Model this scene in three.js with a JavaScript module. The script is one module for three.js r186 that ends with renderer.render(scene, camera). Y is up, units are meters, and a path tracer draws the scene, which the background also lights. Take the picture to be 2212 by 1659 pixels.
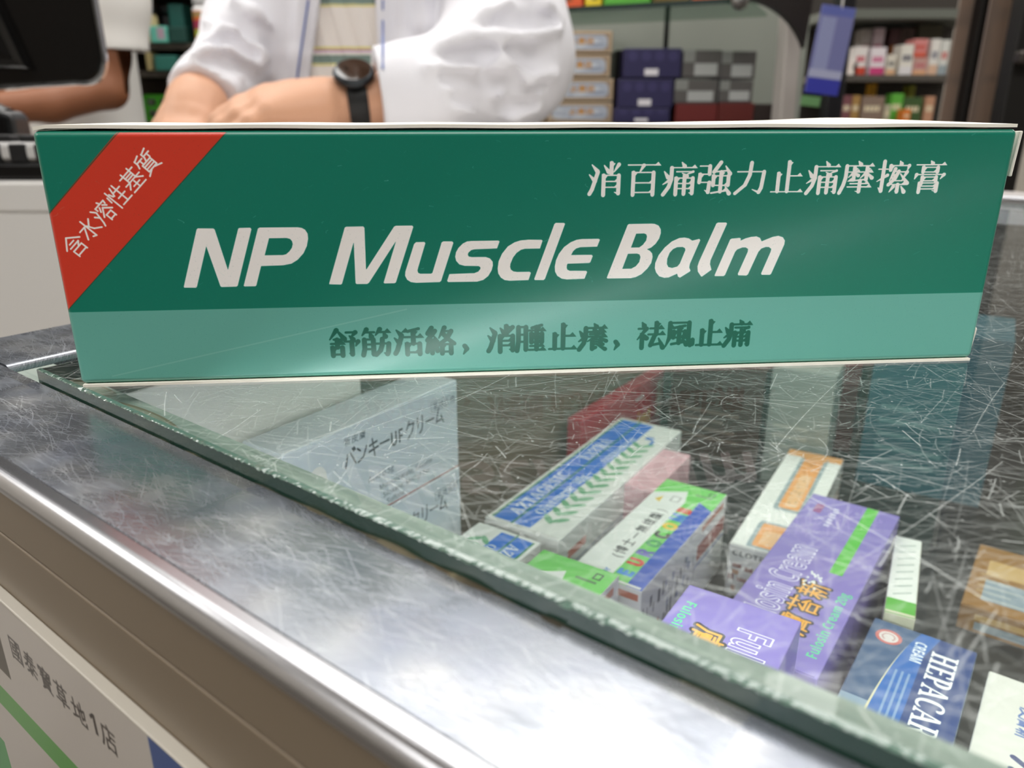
import * as THREE from 'three';
import { RoundedBoxGeometry } from 'three/addons/geometries/RoundedBoxGeometry.js';
import { MarchingCubes } from 'three/addons/objects/MarchingCubes.js';
import { mergeGeometries, mergeVertices } from 'three/addons/utils/BufferGeometryUtils.js';
import { RectAreaLightUniformsLib } from 'three/addons/lights/RectAreaLightUniformsLib.js';

// ---------------------------------------------------------------- camera, exposure, large lights
const scene = new THREE.Scene();
scene.background = new THREE.Color(0x000000);
const renderer = new THREE.WebGLRenderer({ antialias: true });
renderer.toneMapping = THREE.LinearToneMapping;
renderer.toneMappingExposure = 1.38;
renderer.shadowMap.enabled = true;
RectAreaLightUniformsLib.init();

const FOCAL = 1661, CAM_Y = 0.049, TILT = THREE.MathUtils.degToRad(19.4);
const camera = new THREE.PerspectiveCamera(2 * Math.atan(829.5 / FOCAL) * 180 / Math.PI, 2212 / 1659, 0.005, 40);
camera.position.set(0, CAM_Y, 0);                       // the glass counter top is y = 0
camera.rotation.set(-TILT, 0, 0);
camera.focus = 0.150;
camera.userData.fStop = 22;

// a pixel of the 2212 x 1659 frame and a distance: the point of the world there (for measuring where things stand)
function at(u, v, d) {
  const x = (u - 1106) / FOCAL, y = -(v - 829.5) / FOCAL, c = Math.cos(TILT), s = Math.sin(TILT);
  const ry = y * c - s, rz = -y * s - c, k = -d / rz;
  return new THREE.Vector3(x * k, CAM_Y + ry * k, -d);
}

const CEILING_Y = 1.62, FLOOR_Y = -0.95;
// [x, z, width, depth] of the ceiling light panels
const PANELS = [[-0.1, -1.42, 2.3, 1.0], [2.5, -1.6, 1.3, 1.0], [-2.3, -1.2, 1.3, 1.0], [0.4, 0.70, 2.0, 1.0], [-1.9, 0.8, 1.5, 1.0], [-0.4, -3.3, 1.6, 1.0], [1.15, -3.6, 1.0, 0.8]];
const PANEL_POWER = 2.0;
for (const [x, z, w, d] of PANELS) {
  const l = new THREE.RectAreaLight(new THREE.Color(1.0, 0.985, 0.955), PANEL_POWER, w, d);
  l.position.set(x, CEILING_Y - 0.062, z); l.lookAt(x, -5, z); scene.add(l);
}

// ---------------------------------------------------------------- helpers
let seed = 7;
const rnd = () => { seed = (seed * 1664525 + 1013904223) >>> 0; return seed / 4294967296; };
const rr = (a, b) => a + (b - a) * rnd();
const taken = new Map();
function numbered(n) { const k = taken.get(n) ?? 0; taken.set(n, k + 1); return k ? n + '_' + String(k).padStart(3, '0') : n; }
function obj(name, geo, mat, parent) {
  const m = new THREE.Mesh(geo, mat); m.name = parent ? name : numbered(name); m.castShadow = m.receiveShadow = true; (parent ?? scene).add(m); return m;
}
function tag(o, label, category, group, kind) { o.userData.label = label; o.userData.category = category; if (group) o.userData.group = group; if (kind) o.userData.kind = kind; return o; }
function thing(name, label, category, p = [0, 0, 0], turn = 0, group) {
  const g = new THREE.Group(); g.name = numbered(name); g.position.set(...p); g.rotation.y = turn; scene.add(g); return tag(g, label, category, group);
}
function struct(name, geo, mat) { const o = obj(name, geo, mat); o.userData.kind = 'structure'; return o; }
const std = (color, roughness = 0.6, extra = {}) => new THREE.MeshStandardMaterial({ color, roughness, ...extra });
const phys = (color, roughness, extra) => new THREE.MeshPhysicalMaterial({ color, roughness, ...extra });
const bx = (w, h, d, x = 0, y = 0, z = 0) => new THREE.BoxGeometry(w, h, d).translate(x, y, z);
function rbx(w, h, d, r, seg = 2) {                     // rounded box whose uv are planar on each of its six sides
  const g = new RoundedBoxGeometry(w, h, d, seg, r), p = g.attributes.position, uv = g.attributes.uv, n = p.count / 6;
  for (let i = 0; i < p.count; i++) {
    const x = p.getX(i) / w + 0.5, y = p.getY(i) / h + 0.5, z = p.getZ(i) / d + 0.5, s = Math.floor(i / n);
    uv.setXY(i, ...[[1 - z, y], [z, y], [x, 1 - z], [x, z], [x, y], [1 - x, y]][s]);
  }
  return g;
}
function tube(points, r, seg = 24, rad = 8) { return new THREE.TubeGeometry(new THREE.CatmullRomCurve3(points), seg, r, rad, false); }
function canvasTexture(w, h, draw, data = false) {
  const c = document.createElement('canvas'); c.width = w; c.height = h; draw(c.getContext('2d'), w, h);
  const t = new THREE.CanvasTexture(c); t.magFilter = THREE.LinearFilter; if (!data) t.colorSpace = THREE.SRGBColorSpace; t.wrapS = t.wrapT = THREE.RepeatWrapping; return t;
}
function speckle(g, w, h, n, a, colors, r = 1) { for (let i = 0; i < n; i++) { g.globalAlpha = a * rnd(); g.fillStyle = colors[Math.floor(rnd() * colors.length)]; g.fillRect(rnd() * w, rnd() * h, r, r); } g.globalAlpha = 1; }

// ---------------------------------------------------------------- a small brush alphabet for the Chinese and kana print (strokes on a 100 x 100 square)
const RAD = {
  water: '30,6 78,26; 8,36 58,56; 12,96 34,82 82,28', ill: '55,0 63,12; 25,16 98,16; 25,16 25,52 18,76 2,100; 3,28 15,46; 0,68 21,54',
  shelter: '50,0 58,10; 15,14 98,14; 15,14 15,50 10,75 0,100', hand: '5,25 88,25; 50,0 50,95 22,84; 3,64 90,44', moon: '15,4 15,60 2,98; 15,4 85,4 85,94 65,90; 15,34 85,34; 15,62 85,62',
  silk: '48,0 15,22 55,30; 75,12 12,48 85,44; 70,34 88,54; 50,56 50,98; 22,62 8,92; 80,60 94,90', heart: '50,0 50,100; 20,22 12,50; 72,18 92,38', bamboo: '20,0 4,60; 12,30 46,30; 30,30 36,75; 66,0 50,60; 58,30 98,30; 78,30 84,75',
  spirit: '42,0 60,13; 12,24 82,24 5,66; 46,46 46,100; 56,46 84,62', power: '5,30 90,30 85,80 78,95 55,85; 48,2 45,40 32,72 2,98',
  xiao: '50,0 50,34; 16,8 38,28; 84,5 62,28; 15,38 15,100; 15,38 85,38 85,95 65,90; 15,57 85,57; 15,75 85,75', yong: '12,6 88,6 52,20; 38,12 62,24; 12,32 12,100; 12,32 88,32 88,96 72,92; 12,54 88,54; 12,75 88,75; 50,24 50,98',
  bow: '10,8 85,8 85,35; 15,35 85,35; 15,35 10,62; 10,62 88,62 82,95 55,88', worm: '45,0 12,30 82,26; 70,12 94,36; 12,42 12,72; 12,42 88,42 88,72; 12,72 88,72; 50,30 50,92; 4,96 86,88; 75,76 97,98',
  woods: '0,35 46,35; 24,0 24,100; 24,35 2,80; 24,38 42,65; 52,35 98,35; 76,0 76,100; 76,35 52,85; 76,38 100,85', palm: '75,2 20,12; 12,32 88,32; 2,56 98,56; 52,10 52,92 35,86',
  cha: '48,0 56,9; 6,14 6,28; 6,14 96,14 90,28; 30,24 8,62; 26,32 48,32 34,55 5,75; 22,40 34,48; 18,50 28,58; 55,34 90,34 70,60; 58,40 98,70; 30,62 72,62; 12,74 90,74; 52,74 52,98 40,94; 32,80 14,98; 70,80 88,98',
  house: '50,0 2,36; 50,0 98,34; 28,36 74,36; 8,52 92,52; 50,36 50,66; 18,66 18,98; 18,66 82,66 82,98; 18,93 82,93', give: '15,6 80,6 48,26; 38,20 62,34; 4,42 96,42 78,60; 52,42 52,94 30,88',
  tongue: '80,0 20,10; 2,32 98,32; 50,8 50,58; 16,58 16,100; 16,58 84,58 84,100; 16,92 84,92', each: '40,0 5,40; 32,14 80,14 50,45 2,66; 32,24 60,44 98,62; 24,64 24,100; 24,64 78,64 78,100; 24,93 78,93',
  heavy: '80,0 20,10; 2,20 98,20; 18,32 18,66; 18,32 82,32 82,66; 18,49 82,49; 18,66 82,66; 50,6 50,94; 10,80 90,80; 0,95 100,95',
  raise: '30,0 40,10; 70,0 60,10; 8,14 92,14; 14,25 86,25; 2,37 98,37; 50,14 50,37; 46,37 0,62; 54,37 100,60; 28,52 72,52 72,74; 28,63 72,63; 28,74 72,74; 28,52 28,98 46,90; 84,76 62,86; 50,76 96,100',
  leave: '10,22 90,22; 50,0 50,46; 0,46 100,46; 42,48 16,90 86,82; 66,62 96,100', hold: '48,0 55,8; 6,14 6,28; 6,14 96,14 90,28; 34,24 16,42; 64,24 88,40; 50,34 2,68; 50,34 100,66; 26,68 26,100; 26,68 76,68 76,100; 26,95 76,95', life: '25,2 5,40; 14,28 90,28; 12,60 88,60; 52,0 52,95; 0,95 100,95',
  zhen: '50,0 4,42; 50,0 98,42; 62,30 30,54; 68,48 28,74; 76,66 20,100',
};
const GLYPH = {
  消: [['water', 0, 0, 34, 100], ['xiao', 36, 0, 64, 100]], 百: '3,7 97,7; 50,8 38,30; 20,30 20,100; 20,30 80,30 80,100; 20,62 80,62; 20,92 80,92', 痛: [['ill', 0, 0, 100, 100], ['yong', 32, 24, 66, 76]],
  強: [['bow', 0, 4, 40, 94], ['worm', 40, 0, 60, 100]], 力: [['power', 2, 0, 96, 100]], 止: '52,0 52,93; 22,36 22,93; 52,44 92,44; 2,94 98,94', 摩: [['shelter', 0, 0, 100, 100], ['woods', 22, 20, 76, 38], ['palm', 22, 56, 76, 44]],
  擦: [['hand', 0, 0, 36, 100], ['cha', 36, 0, 64, 100]],
  膏: '48,0 54,8; 4,12 96,12; 27,20 27,35; 27,20 73,20 73,35; 27,35 73,35; 8,43 3,57; 8,43 96,43 86,57; 28,51 28,63; 28,51 72,51 72,63; 28,63 72,63; 22,70 22,100; 22,70 78,70 78,97 64,94; 22,80 78,80; 22,89 78,89',
  舒: [['house', 0, 0, 52, 100], ['give', 50, 4, 50, 96]], 筋: [['bamboo', 0, 0, 100, 38], ['moon', 4, 36, 44, 64], ['power', 48, 36, 52, 64]], 活: [['water', 0, 0, 34, 100], ['tongue', 36, 2, 64, 98]],
  絡: [['silk', 0, 0, 42, 100], ['each', 42, 0, 58, 100]], 腫: [['moon', 0, 2, 38, 98], ['heavy', 42, 0, 58, 100]], 癢: [['ill', 0, 0, 100, 100], ['raise', 30, 20, 70, 80]], 祛: [['spirit', 0, 0, 42, 100], ['leave', 42, 2, 58, 98]],
  風: '14,4 14,60 0,98; 14,4 84,4 84,70 92,94 100,90 100,72; 70,16 28,24; 28,38 28,62; 28,38 70,38 70,62; 28,62 70,62; 49,22 49,84; 22,88 68,80; 62,68 78,90', '，': '8,72 16,84 4,104',
  含: '50,0 0,42; 50,0 100,42; 34,32 66,32; 20,48 80,48 62,62; 20,66 20,100; 20,66 80,66 80,100; 20,94 80,94', 水: '50,0 50,94 34,86; 6,30 42,30 4,80; 88,18 58,44; 54,34 70,66 100,88', 溶: [['water', 0, 0, 32, 100], ['hold', 34, 0, 66, 100]],
  性: [['heart', 0, 0, 36, 100], ['life', 36, 0, 64, 100]], 基: '4,14 96,14; 28,0 28,52; 72,0 72,52; 28,27 72,27; 28,39 72,39; 0,52 100,52; 30,52 4,76; 68,52 98,76; 28,76 72,76; 50,60 50,96; 6,96 94,96',
  質: '42,0 10,10; 10,8 10,28 2,44; 10,22 48,22; 32,22 32,42; 94,0 60,10; 60,8 60,28 52,44; 60,22 98,22; 82,22 82,42; 22,46 22,84; 22,46 78,46 78,84; 22,58 78,58; 22,71 78,71; 22,84 78,84; 38,86 6,100; 62,86 96,100',
  國: '5,4 5,100; 5,4 95,4 95,100; 5,94 95,94; 18,26 82,26; 24,40 24,58; 24,40 50,40 50,58; 24,58 50,58; 18,76 54,70; 60,12 66,60 84,82; 78,46 56,82; 70,12 80,20', 泰: '15,10 85,10; 18,24 82,24; 4,38 96,38; 50,0 22,58 0,70; 54,38 76,58 100,68; 50,52 50,96 40,92; 26,66 38,74; 12,92 42,80; 76,60 58,74; 56,76 88,96',
  寶: '48,0 54,6; 4,10 4,22; 4,10 96,10 92,22; 14,22 46,22; 14,33 46,33; 10,46 50,46; 30,22 30,46; 58,26 92,26; 74,18 74,34; 58,36 58,48; 58,36 92,36 92,48; 58,48 92,48; 24,54 24,86; 24,54 76,54 76,86; 24,65 76,65; 24,75 76,75; 24,86 76,86; 40,88 14,100; 62,88 90,100',
  草: '2,12 98,12; 32,0 32,24; 68,0 68,24; 24,32 24,66; 24,32 76,32 76,66; 24,48 76,48; 24,66 76,66; 2,80 98,80; 50,66 50,100', 地: '2,36 40,36; 21,6 21,80; 0,88 42,74; 48,44 94,28 92,62 82,64; 72,4 72,74; 54,20 54,84 60,94 98,94 98,78',
  店: '50,0 58,10; 15,14 98,14; 15,14 15,50 10,75 0,100; 58,24 58,58; 58,38 94,38; 34,60 34,100; 34,60 88,60 88,100; 34,94 88,94',
  膚: '50,0 50,18; 50,8 88,8; 14,18 96,18 90,30; 14,18 14,60 0,98; 30,30 78,26; 54,20 54,36 90,36; 28,42 28,60; 28,42 86,42 86,60; 28,51 86,51; 28,60 86,60; 57,42 57,60; 32,68 28,100; 32,68 82,68 82,98; 32,78 82,78; 32,88 82,88',
  新: '24,0 28,8; 4,14 48,14; 14,18 18,30; 38,18 32,30; 2,34 50,34; 4,54 48,54; 26,34 26,100; 26,56 4,84; 28,58 46,78; 90,2 60,12; 60,10 60,54 50,96; 60,40 98,40; 80,40 80,100', 苔: '2,14 98,14; 32,0 32,28; 68,0 68,28; 50,34 20,56 82,54; 66,42 90,62; 24,68 24,100; 24,68 76,68 76,100; 24,94 76,94',
  花: '2,14 98,14; 32,0 32,28; 68,0 68,28; 34,34 4,70; 24,56 24,100; 88,44 58,66; 56,34 56,86 64,96 98,96 98,82', 皮: '10,18 92,18 84,34; 50,0 50,46; 10,18 10,56 0,98; 12,46 80,46 54,80 18,100; 30,52 60,84 98,100', 疹: [['ill', 0, 0, 100, 100], ['zhen', 32, 24, 66, 76]],
  博: '2,34 40,34; 20,2 20,100; 44,14 98,14; 70,0 70,62; 50,26 50,60; 50,26 92,26 92,60; 50,43 92,43; 84,2 92,10; 44,70 98,70; 82,62 82,94 70,90; 56,78 64,88', 士: '2,36 98,36; 50,0 50,94; 16,94 84,94', 一: '4,52 96,52', 無: '24,0 6,24; 18,14 92,14; 4,36 96,36; 2,64 98,64; 20,14 20,64; 40,14 40,64; 60,14 60,64; 80,14 80,64; 14,76 4,98; 36,78 40,96; 60,78 66,96; 84,74 98,98',
  敏: '24,0 6,30; 18,14 52,14; 14,28 8,86; 8,86 44,86; 46,28 42,92; 14,28 46,28; 0,56 54,56; 72,0 58,34; 66,22 98,22; 88,22 78,66 54,98; 64,36 78,70 98,98', 酸: '2,10 48,10; 18,10 18,34; 32,10 32,34; 6,30 6,98; 6,30 44,30 44,98; 6,66 44,66; 6,92 44,92; 72,0 54,24 90,20; 62,32 52,48; 80,32 96,46; 72,50 52,76; 66,60 92,60 74,84 52,98; 62,66 78,84 98,98',
  バ: '28,30 4,90; 56,26 96,88; 74,6 84,20; 88,2 98,16', ン: '10,20 34,36; 8,92 60,76 94,26', キ: '12,34 86,26; 6,66 96,56; 42,4 58,98', ー: '4,50 96,50', ク: '40,4 8,50; 36,22 90,22 70,66 22,98', リ: '24,8 24,60; 76,4 76,56 66,84 40,98', ム: '46,6 14,82 88,76; 70,50 98,98',
};
function strokesOf(ch) {
  const parse = (s, x = 0, y = 0, w = 100, h = 100) => s.split(';').map((k) => k.trim().split(' ').map((p) => { const [a, b] = p.split(',').map(Number); return [x + a * w / 100, y + b * h / 100]; }));
  const g = GLYPH[ch]; if (!g) return [];
  return typeof g === 'string' ? parse(g) : g.flatMap(([r, x, y, w, h]) => parse(RAD[r], x, y, w, h));
}
// one character in a size x size square whose upper left corner is (0, 0); thin: width of level strokes, thick: of upright ones (in hundredths)
function glyph(g, ch, size, thin, thick, serif, outline) {
  const k = size / 100;
  const piece = (a, b, wa, wb) => {
    const dx = b[0] - a[0], dy = b[1] - a[1], l = Math.hypot(dx, dy) || 1, nx = -dy / l / 2, ny = dx / l / 2;
    g.beginPath(); g.moveTo((a[0] + nx * wa) * k, (a[1] + ny * wa) * k); g.lineTo((b[0] + nx * wb) * k, (b[1] + ny * wb) * k); g.lineTo((b[0] - nx * wb) * k, (b[1] - ny * wb) * k); g.lineTo((a[0] - nx * wa) * k, (a[1] - ny * wa) * k); g.closePath(); g.fill(); if (outline) g.stroke();
  };
  const dot = (p, w) => { g.beginPath(); g.arc(p[0] * k, p[1] * k, w / 2 * k, 0, 7); g.fill(); if (outline) g.stroke(); };
  for (const s of strokesOf(ch)) {
    for (let i = 0; i + 1 < s.length; i++) {
      const a = s[i], b = s[i + 1], dx = b[0] - a[0], dy = b[1] - a[1], up = Math.abs(dy) / Math.hypot(dx, dy), last = i + 2 === s.length, w = thin + (thick - thin) * Math.min(1, up * 1.25);
      let wa = w, wb = w;
      if (serif && s.length <= 3 && up > 0.3 && up < 0.97) { if (dx < 0 && last) wb = w * 0.3; else if (dx > 0 && s.length === 2) { wa = w * 0.35; wb = w * 1.15; } }
      if (serif && s.length > 2 && last && Math.abs(dx) < 30 && dx < 0 && up < 0.6) wb = w * 0.3;
      piece(a, b, wa, wb); if (!serif || wb > thin * 0.6) dot(b, wb * 0.96); if (!serif || wa > thin * 0.6) dot(a, wa * 0.96);
      if (serif && up < 0.25 && s.length === 2 && Math.abs(dx) > 34) { g.beginPath(); g.moveTo((b[0] - thick * 1.35) * k, (b[1] + thin / 2) * k); g.lineTo((b[0] - thick * 0.35) * k, (b[1] - thick * 0.8) * k); g.lineTo((b[0] + thick * 0.45) * k, (b[1] + thin / 2) * k); g.closePath(); g.fill(); }
      if (serif && up > 0.97 && i === 0 && s.length === 2) { g.beginPath(); g.moveTo((a[0] - thick * 0.5) * k, (a[1] - thick * 0.35) * k); g.lineTo((a[0] + thick * 0.95) * k, (a[1] + thick * 0.15) * k); g.lineTo((a[0] + thick * 0.5) * k, (a[1] + thick * 0.8) * k); g.lineTo((a[0] - thick * 0.5) * k, (a[1] + thick * 0.6) * k); g.closePath(); g.fill(); }
    }
  }
}
function line(g, text, x, y, size, step, thin, thick, serif, outline, sx = 1) { [...text].forEach((ch, i) => { g.save(); g.translate(x + i * step, y); g.scale(sx, 1); glyph(g, ch, size, thin, thick, serif, outline); g.restore(); }); }
// ---------------------------------------------------------------- room shell
const M = {
  wall: std(0xd8d2c8, 0.85), ceiling: std(0xe6e3dc, 0.9), floor: std(0x6d675f, 0.5),
  black: std(0x0b0b0c, 0.3), blackMatt: std(0x121112, 0.6), white: std(0xe9e6e2, 0.45), card: std(0xf0eadd, 0.85), darkWood: std(0x2e2722, 0.5), greyMetal: std(0x9a9794, 0.35, { metalness: 0.8 }),
};
const RX0 = -3.2, RX1 = 3.4, RZ0 = -4.3, RZ1 = 2.2, H = CEILING_Y - FLOOR_Y, CX = (RX0 + RX1) / 2, CZ = (RZ0 + RZ1) / 2;
struct('floor', bx(RX1 - RX0 + 0.2, 0.1, RZ1 - RZ0 + 0.2, CX, FLOOR_Y - 0.05, CZ), M.floor);
struct('ceiling', bx(RX1 - RX0 + 0.2, 0.1, RZ1 - RZ0 + 0.2, CX, CEILING_Y + 0.05, CZ), M.ceiling);
struct('wall_back', bx(RX1 - RX0 + 0.2, H, 0.1, CX, FLOOR_Y + H / 2, RZ0 - 0.05), M.wall);
struct('wall_front', bx(RX1 - RX0 + 0.2, H, 0.1, CX, FLOOR_Y + H / 2, RZ1 + 0.05), std(0x5c544c, 0.7));
struct('wall_left', bx(0.1, H, RZ1 - RZ0, RX0 - 0.05, FLOOR_Y + H / 2, CZ), M.wall);
struct('wall_right', bx(0.1, H, RZ1 - RZ0, RX1 + 0.05, FLOOR_Y + H / 2, CZ), M.wall);
const glow = std(0xffffff, 0.5, { emissive: new THREE.Color(1, 0.985, 0.955), emissiveIntensity: 1.9 });
PANELS.forEach(([x, z, w, d], i) => {
  const t = thing('ceiling_light', ['ceiling light panel over the assistant in the white coat', 'ceiling light panel over the glass partition', 'ceiling light panel over the dark arm person', 'ceiling light panel over the customer side', 'ceiling light panel over the customer side by the side wall', 'ceiling light panel over the back shelf aisle', 'ceiling light panel over the far product shelf'][i], 'light', [x, CEILING_Y, z], 0, 'ceiling light panels');
  obj('housing', bx(w + 0.05, 0.05, d + 0.05, 0, -0.025, 0), M.white, t); obj('diffuser', bx(w, 0.008, d, 0, -0.054, 0), glow, t);
});

// ---------------------------------------------------------------- display counter: x along its front, -z inwards, origin at the glass corner
const CASE = { p: [-0.0966, 0, -0.1483], turn: -THREE.MathUtils.degToRad(37.8) };
const CASE_LONG = 1.25, GLASS_DEEP = 0.474, RAIL_Y = -0.0026;
function inCase(x, y, z) { const c = Math.cos(CASE.turn), s = Math.sin(CASE.turn); return [CASE.p[0] + x * c + z * s, y, CASE.p[2] - x * s + z * c]; }
const scratchField = (g, w, h, n, len, width, colors, alpha, dirs) => {
  for (let i = 0; i < n; i++) {
    let x = rnd() * w, y = rnd() * h, a = dirs ? dirs[Math.floor(rnd() * dirs.length)] + rr(-0.35, 0.35) : rnd() * 6.28; const l = len * Math.pow(rnd(), 2.2) + len * 0.06, bend = rr(-0.5, 0.5) * (rnd() < 0.12 ? 2.4 : 0.3);
    g.strokeStyle = colors[Math.floor(rnd() * colors.length)]; g.globalAlpha = alpha * rr(0.25, 1); g.lineWidth = width * rr(0.5, 1.2); g.beginPath(); g.moveTo(x, y);
    for (let k = 0; k < 6; k++) { x += Math.cos(a) * l / 6; y += Math.sin(a) * l / 6; a += bend / 6; g.lineTo(x, y); } g.stroke();
  }
  g.globalAlpha = 1;
};
const railColor = canvasTexture(1024, 1024, (g, w, h) => {
  g.fillStyle = '#94989f'; g.fillRect(0, 0, w, h);
  for (let i = 0; i < 260; i++) { const x = rnd() * w, y = rnd() * h, r = rr(20, 90), q = g.createRadialGradient(x, y, 0, x, y, r), c = rnd() < 0.5 ? '214,208,196' : '118,124,146'; q.addColorStop(0, 'rgba(' + c + ',0.16)'); q.addColorStop(1, 'rgba(' + c + ',0)'); g.fillStyle = q; g.fillRect(x - r, y - r, 2 * r, 2 * r); }
  scratchField(g, w, h, 2200, 190, 1.0, ['#f4f4f4', '#e6e6ea', '#83858f'], 0.45, [0.2, 0.5, -0.3]); scratchField(g, w, h, 16, 520, 1.5, ['#4a4c58', '#ffffff'], 0.7, [0.3, 1.6]);
});
const railRough = canvasTexture(1024, 1024, (g, w, h) => {
  g.fillStyle = 'rgb(66,66,66)'; g.fillRect(0, 0, w, h);
  for (let i = 0; i < 300; i++) { const x = rnd() * w, y = rnd() * h, r = rr(20, 90), q = g.createRadialGradient(x, y, 0, x, y, r), c = rnd() < 0.5 ? '110,110,110' : '40,40,40'; q.addColorStop(0, 'rgba(' + c + ',0.3)'); q.addColorStop(1, 'rgba(' + c + ',0)'); g.fillStyle = q; g.fillRect(x - r, y - r, 2 * r, 2 * r); }
  scratchField(g, w, h, 5000, 160, 1, ['#fff', '#ddd'], 0.35, [0.2, 0.5, -0.3]);
}, true);
const railBump = canvasTexture(1024, 1024, (g, w, h) => { g.fillStyle = '#808080'; g.fillRect(0, 0, w, h); scratchField(g, w, h, 3800, 110, 1.1, ['#fff', '#000', '#000'], 0.5, [0.2, 0.5, -0.3]); }, true);
M.rail = std(0xffffff, 0.95, { map: railColor, roughnessMap: railRough, metalness: 0.82, bumpMap: railBump, bumpScale: 0.000012 });
M.railPlain = std(0xb4b4b8, 0.24, { metalness: 1 });
M.tan = phys(0x7d6e5b, 0.42, { clearcoat: 0.25, clearcoatRoughness: 0.35 });
function profile(points, length) {                      // closed outline [[across, up], ...] drawn out along +z
  const s = new THREE.Shape(points.map(([a, b]) => new THREE.Vector2(a, b)));
  return new THREE.ExtrudeGeometry(s, { depth: length, bevelEnabled: false });
}
function metreUV(g, s = 0.075) { const p = g.attributes.position, uv = g.attributes.uv; for (let i = 0; i < p.count; i++) uv.setXY(i, p.getX(i) / s, (p.getZ(i) + p.getY(i)) / s); return g; }
const arc = (cx, cy, r, a0, a1, n) => Array.from({ length: n + 1 }, (_, i) => { const a = a0 + (a1 - a0) * i / n; return [cx + r * Math.cos(a), cy + r * Math.sin(a)]; });

const counter = thing('display_counter', 'metal framed glass topped display counter under the green box', 'counter', CASE.p, CASE.turn);
// front rail: flat scratched top plus a rolled nosing
const nose = arc(0.0208, RAIL_Y - 0.0022, 0.0021, Math.PI / 2, -0.25, 12);
obj('front_rail', metreUV(profile([[0.0004, -0.012], [0.0004, RAIL_Y], [0.0193, RAIL_Y], [0.0193, -0.012]].map(([z, y]) => [-z, y]), CASE_LONG + 0.045).rotateY(Math.PI / 2).translate(-0.0442, 0, 0)), M.rail, counter);
obj('nosing', profile([[0.01935, -0.011], [0.01935, RAIL_Y - 0.00015], [0.0195, RAIL_Y - 0.0001], ...nose, [0.0223, -0.0060], [0.021, -0.011]].map(([z, y]) => [-z, y]), CASE_LONG + 0.045).rotateY(Math.PI / 2).translate(-0.0442, 0, 0), M.railPlain, counter);
// end rail with a rounded inner lip
obj('end_rail', metreUV(profile([[-0.0442, -0.012], ...arc(-0.0418, RAIL_Y - 0.0024, 0.0024, Math.PI, Math.PI / 2, 6), [-0.0184, RAIL_Y], ...arc(-0.0175, RAIL_Y - 0.0022, 0.0022, Math.PI / 2, -0.4, 8), [-0.0165, -0.012]], 0.56).translate(0, 0, -0.5602)), M.rail, counter);
obj('rear_rail', metreUV(profile([[-GLASS_DEEP - 0.002, -0.012], [-GLASS_DEEP - 0.002, -0.001], ...arc(-GLASS_DEEP - 0.007, 0.001, 0.003, 0, Math.PI, 8), [-GLASS_DEEP - 0.012, RAIL_Y], [-GLASS_DEEP - 0.03, RAIL_Y], [-GLASS_DEEP - 0.03, -0.012]].map(([z, y]) => [-z, y]), CASE_LONG).rotateY(Math.PI / 2)), M.railPlain, counter);
M.ledge = std(0xcfd6cf, 0.5);
const ledgeColor = canvasTexture(1024, 128, (g, w, h) => {
  g.fillStyle = '#8b978e'; g.fillRect(0, 0, w, h); for (let i = 0; i < 900; i++) { g.globalAlpha = 0.12; g.fillStyle = rnd() < 0.55 ? '#c8d2ca' : '#5f7066'; const r = rr(2, 14); g.beginPath(); g.ellipse(rnd() * w, rnd() * h, r * 2, r * 0.7, 0, 0, 7); g.fill(); }
  // brown glue stains near the corner
  for (const [x, y, a, b] of [[62, 40, 20, 34], [128, 66, 34, 40]]) { g.globalAlpha = 0.65; g.strokeStyle = '#5a4220'; g.lineWidth = 7; g.beginPath(); g.ellipse(x, y, a, b, 0.6, 0, 7); g.stroke(); g.globalAlpha = 0.35; g.fillStyle = '#6b5836'; g.beginPath(); g.ellipse(x, y, a, b, 0.6, 0, 7); g.fill(); }
  g.globalAlpha = 1;
});
{ const g = new THREE.PlaneGeometry(0.36, 0.0093, 1, 1).rotateX(-Math.PI / 2).translate(0.165, 0, -0.0042); obj('glass_ledge', mergeGeometries([g.translate(0, -0.0041, 0), new THREE.PlaneGeometry(CASE_LONG - 0.345, 0.0093).rotateX(-Math.PI / 2).translate(0.345 + (CASE_LONG - 0.345) / 2, -0.0041, -0.0042), bx(CASE_LONG + 0.015, 0.002, 0.0092, (CASE_LONG - 0.015) / 2, -0.0052, -0.0042)]), std(0xffffff, 0.5, { map: ledgeColor }), counter); }
obj('end_ledge', bx(0.012, 0.002, GLASS_DEEP, -0.0105, -0.0095, -GLASS_DEEP / 2), M.darkWood, counter);
// sealant bead along the foot of the glass
{ const pts = []; for (let i = 0; i <= 90; i++) pts.push(new THREE.Vector3(i * 0.004, -0.0041 + rr(-0.0003, 0.0003) + 0.0007 * Math.exp(-(((i * 0.004 - 0.105) / 0.03) ** 2)), 0.0001 + rr(-0.0002, 0.0002)));
  const c = canvasTexture(1024, 8, (g, w, h) => { g.fillStyle = '#5c5442'; g.fillRect(0, 0, w, h); for (let i = 0; i < 300; i++) { g.fillStyle = ['#3c3220', '#a59877', '#57503c', '#24221b'][Math.floor(rnd() * 4)]; g.globalAlpha = 0.5; g.fillRect(rnd() * w, 0, rr(3, 40), h); } });
  obj('sealant', new THREE.TubeGeometry(new THREE.CatmullRomCurve3(pts), 360, 0.0011, 6, false), std(0xffffff, 0.8, { map: c }), counter); }
obj('front_board', rbx(CASE_LONG + 0.04, 0.0094, 0.012, 0.0003).translate(CASE_LONG / 2 - 0.024, -0.0103, 0.0162), M.tan, counter);
obj('front_board', rbx(CASE_LONG + 0.04, 0.93, 0.012, 0.0003).translate(CASE_LONG / 2 - 0.024, -0.0154 - 0.465, 0.0162), M.tan, counter);
obj('end_board', bx(0.012, 0.93, 0.5, -0.0362, -0.012 - 0.465, -0.25), M.tan, counter);
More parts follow.
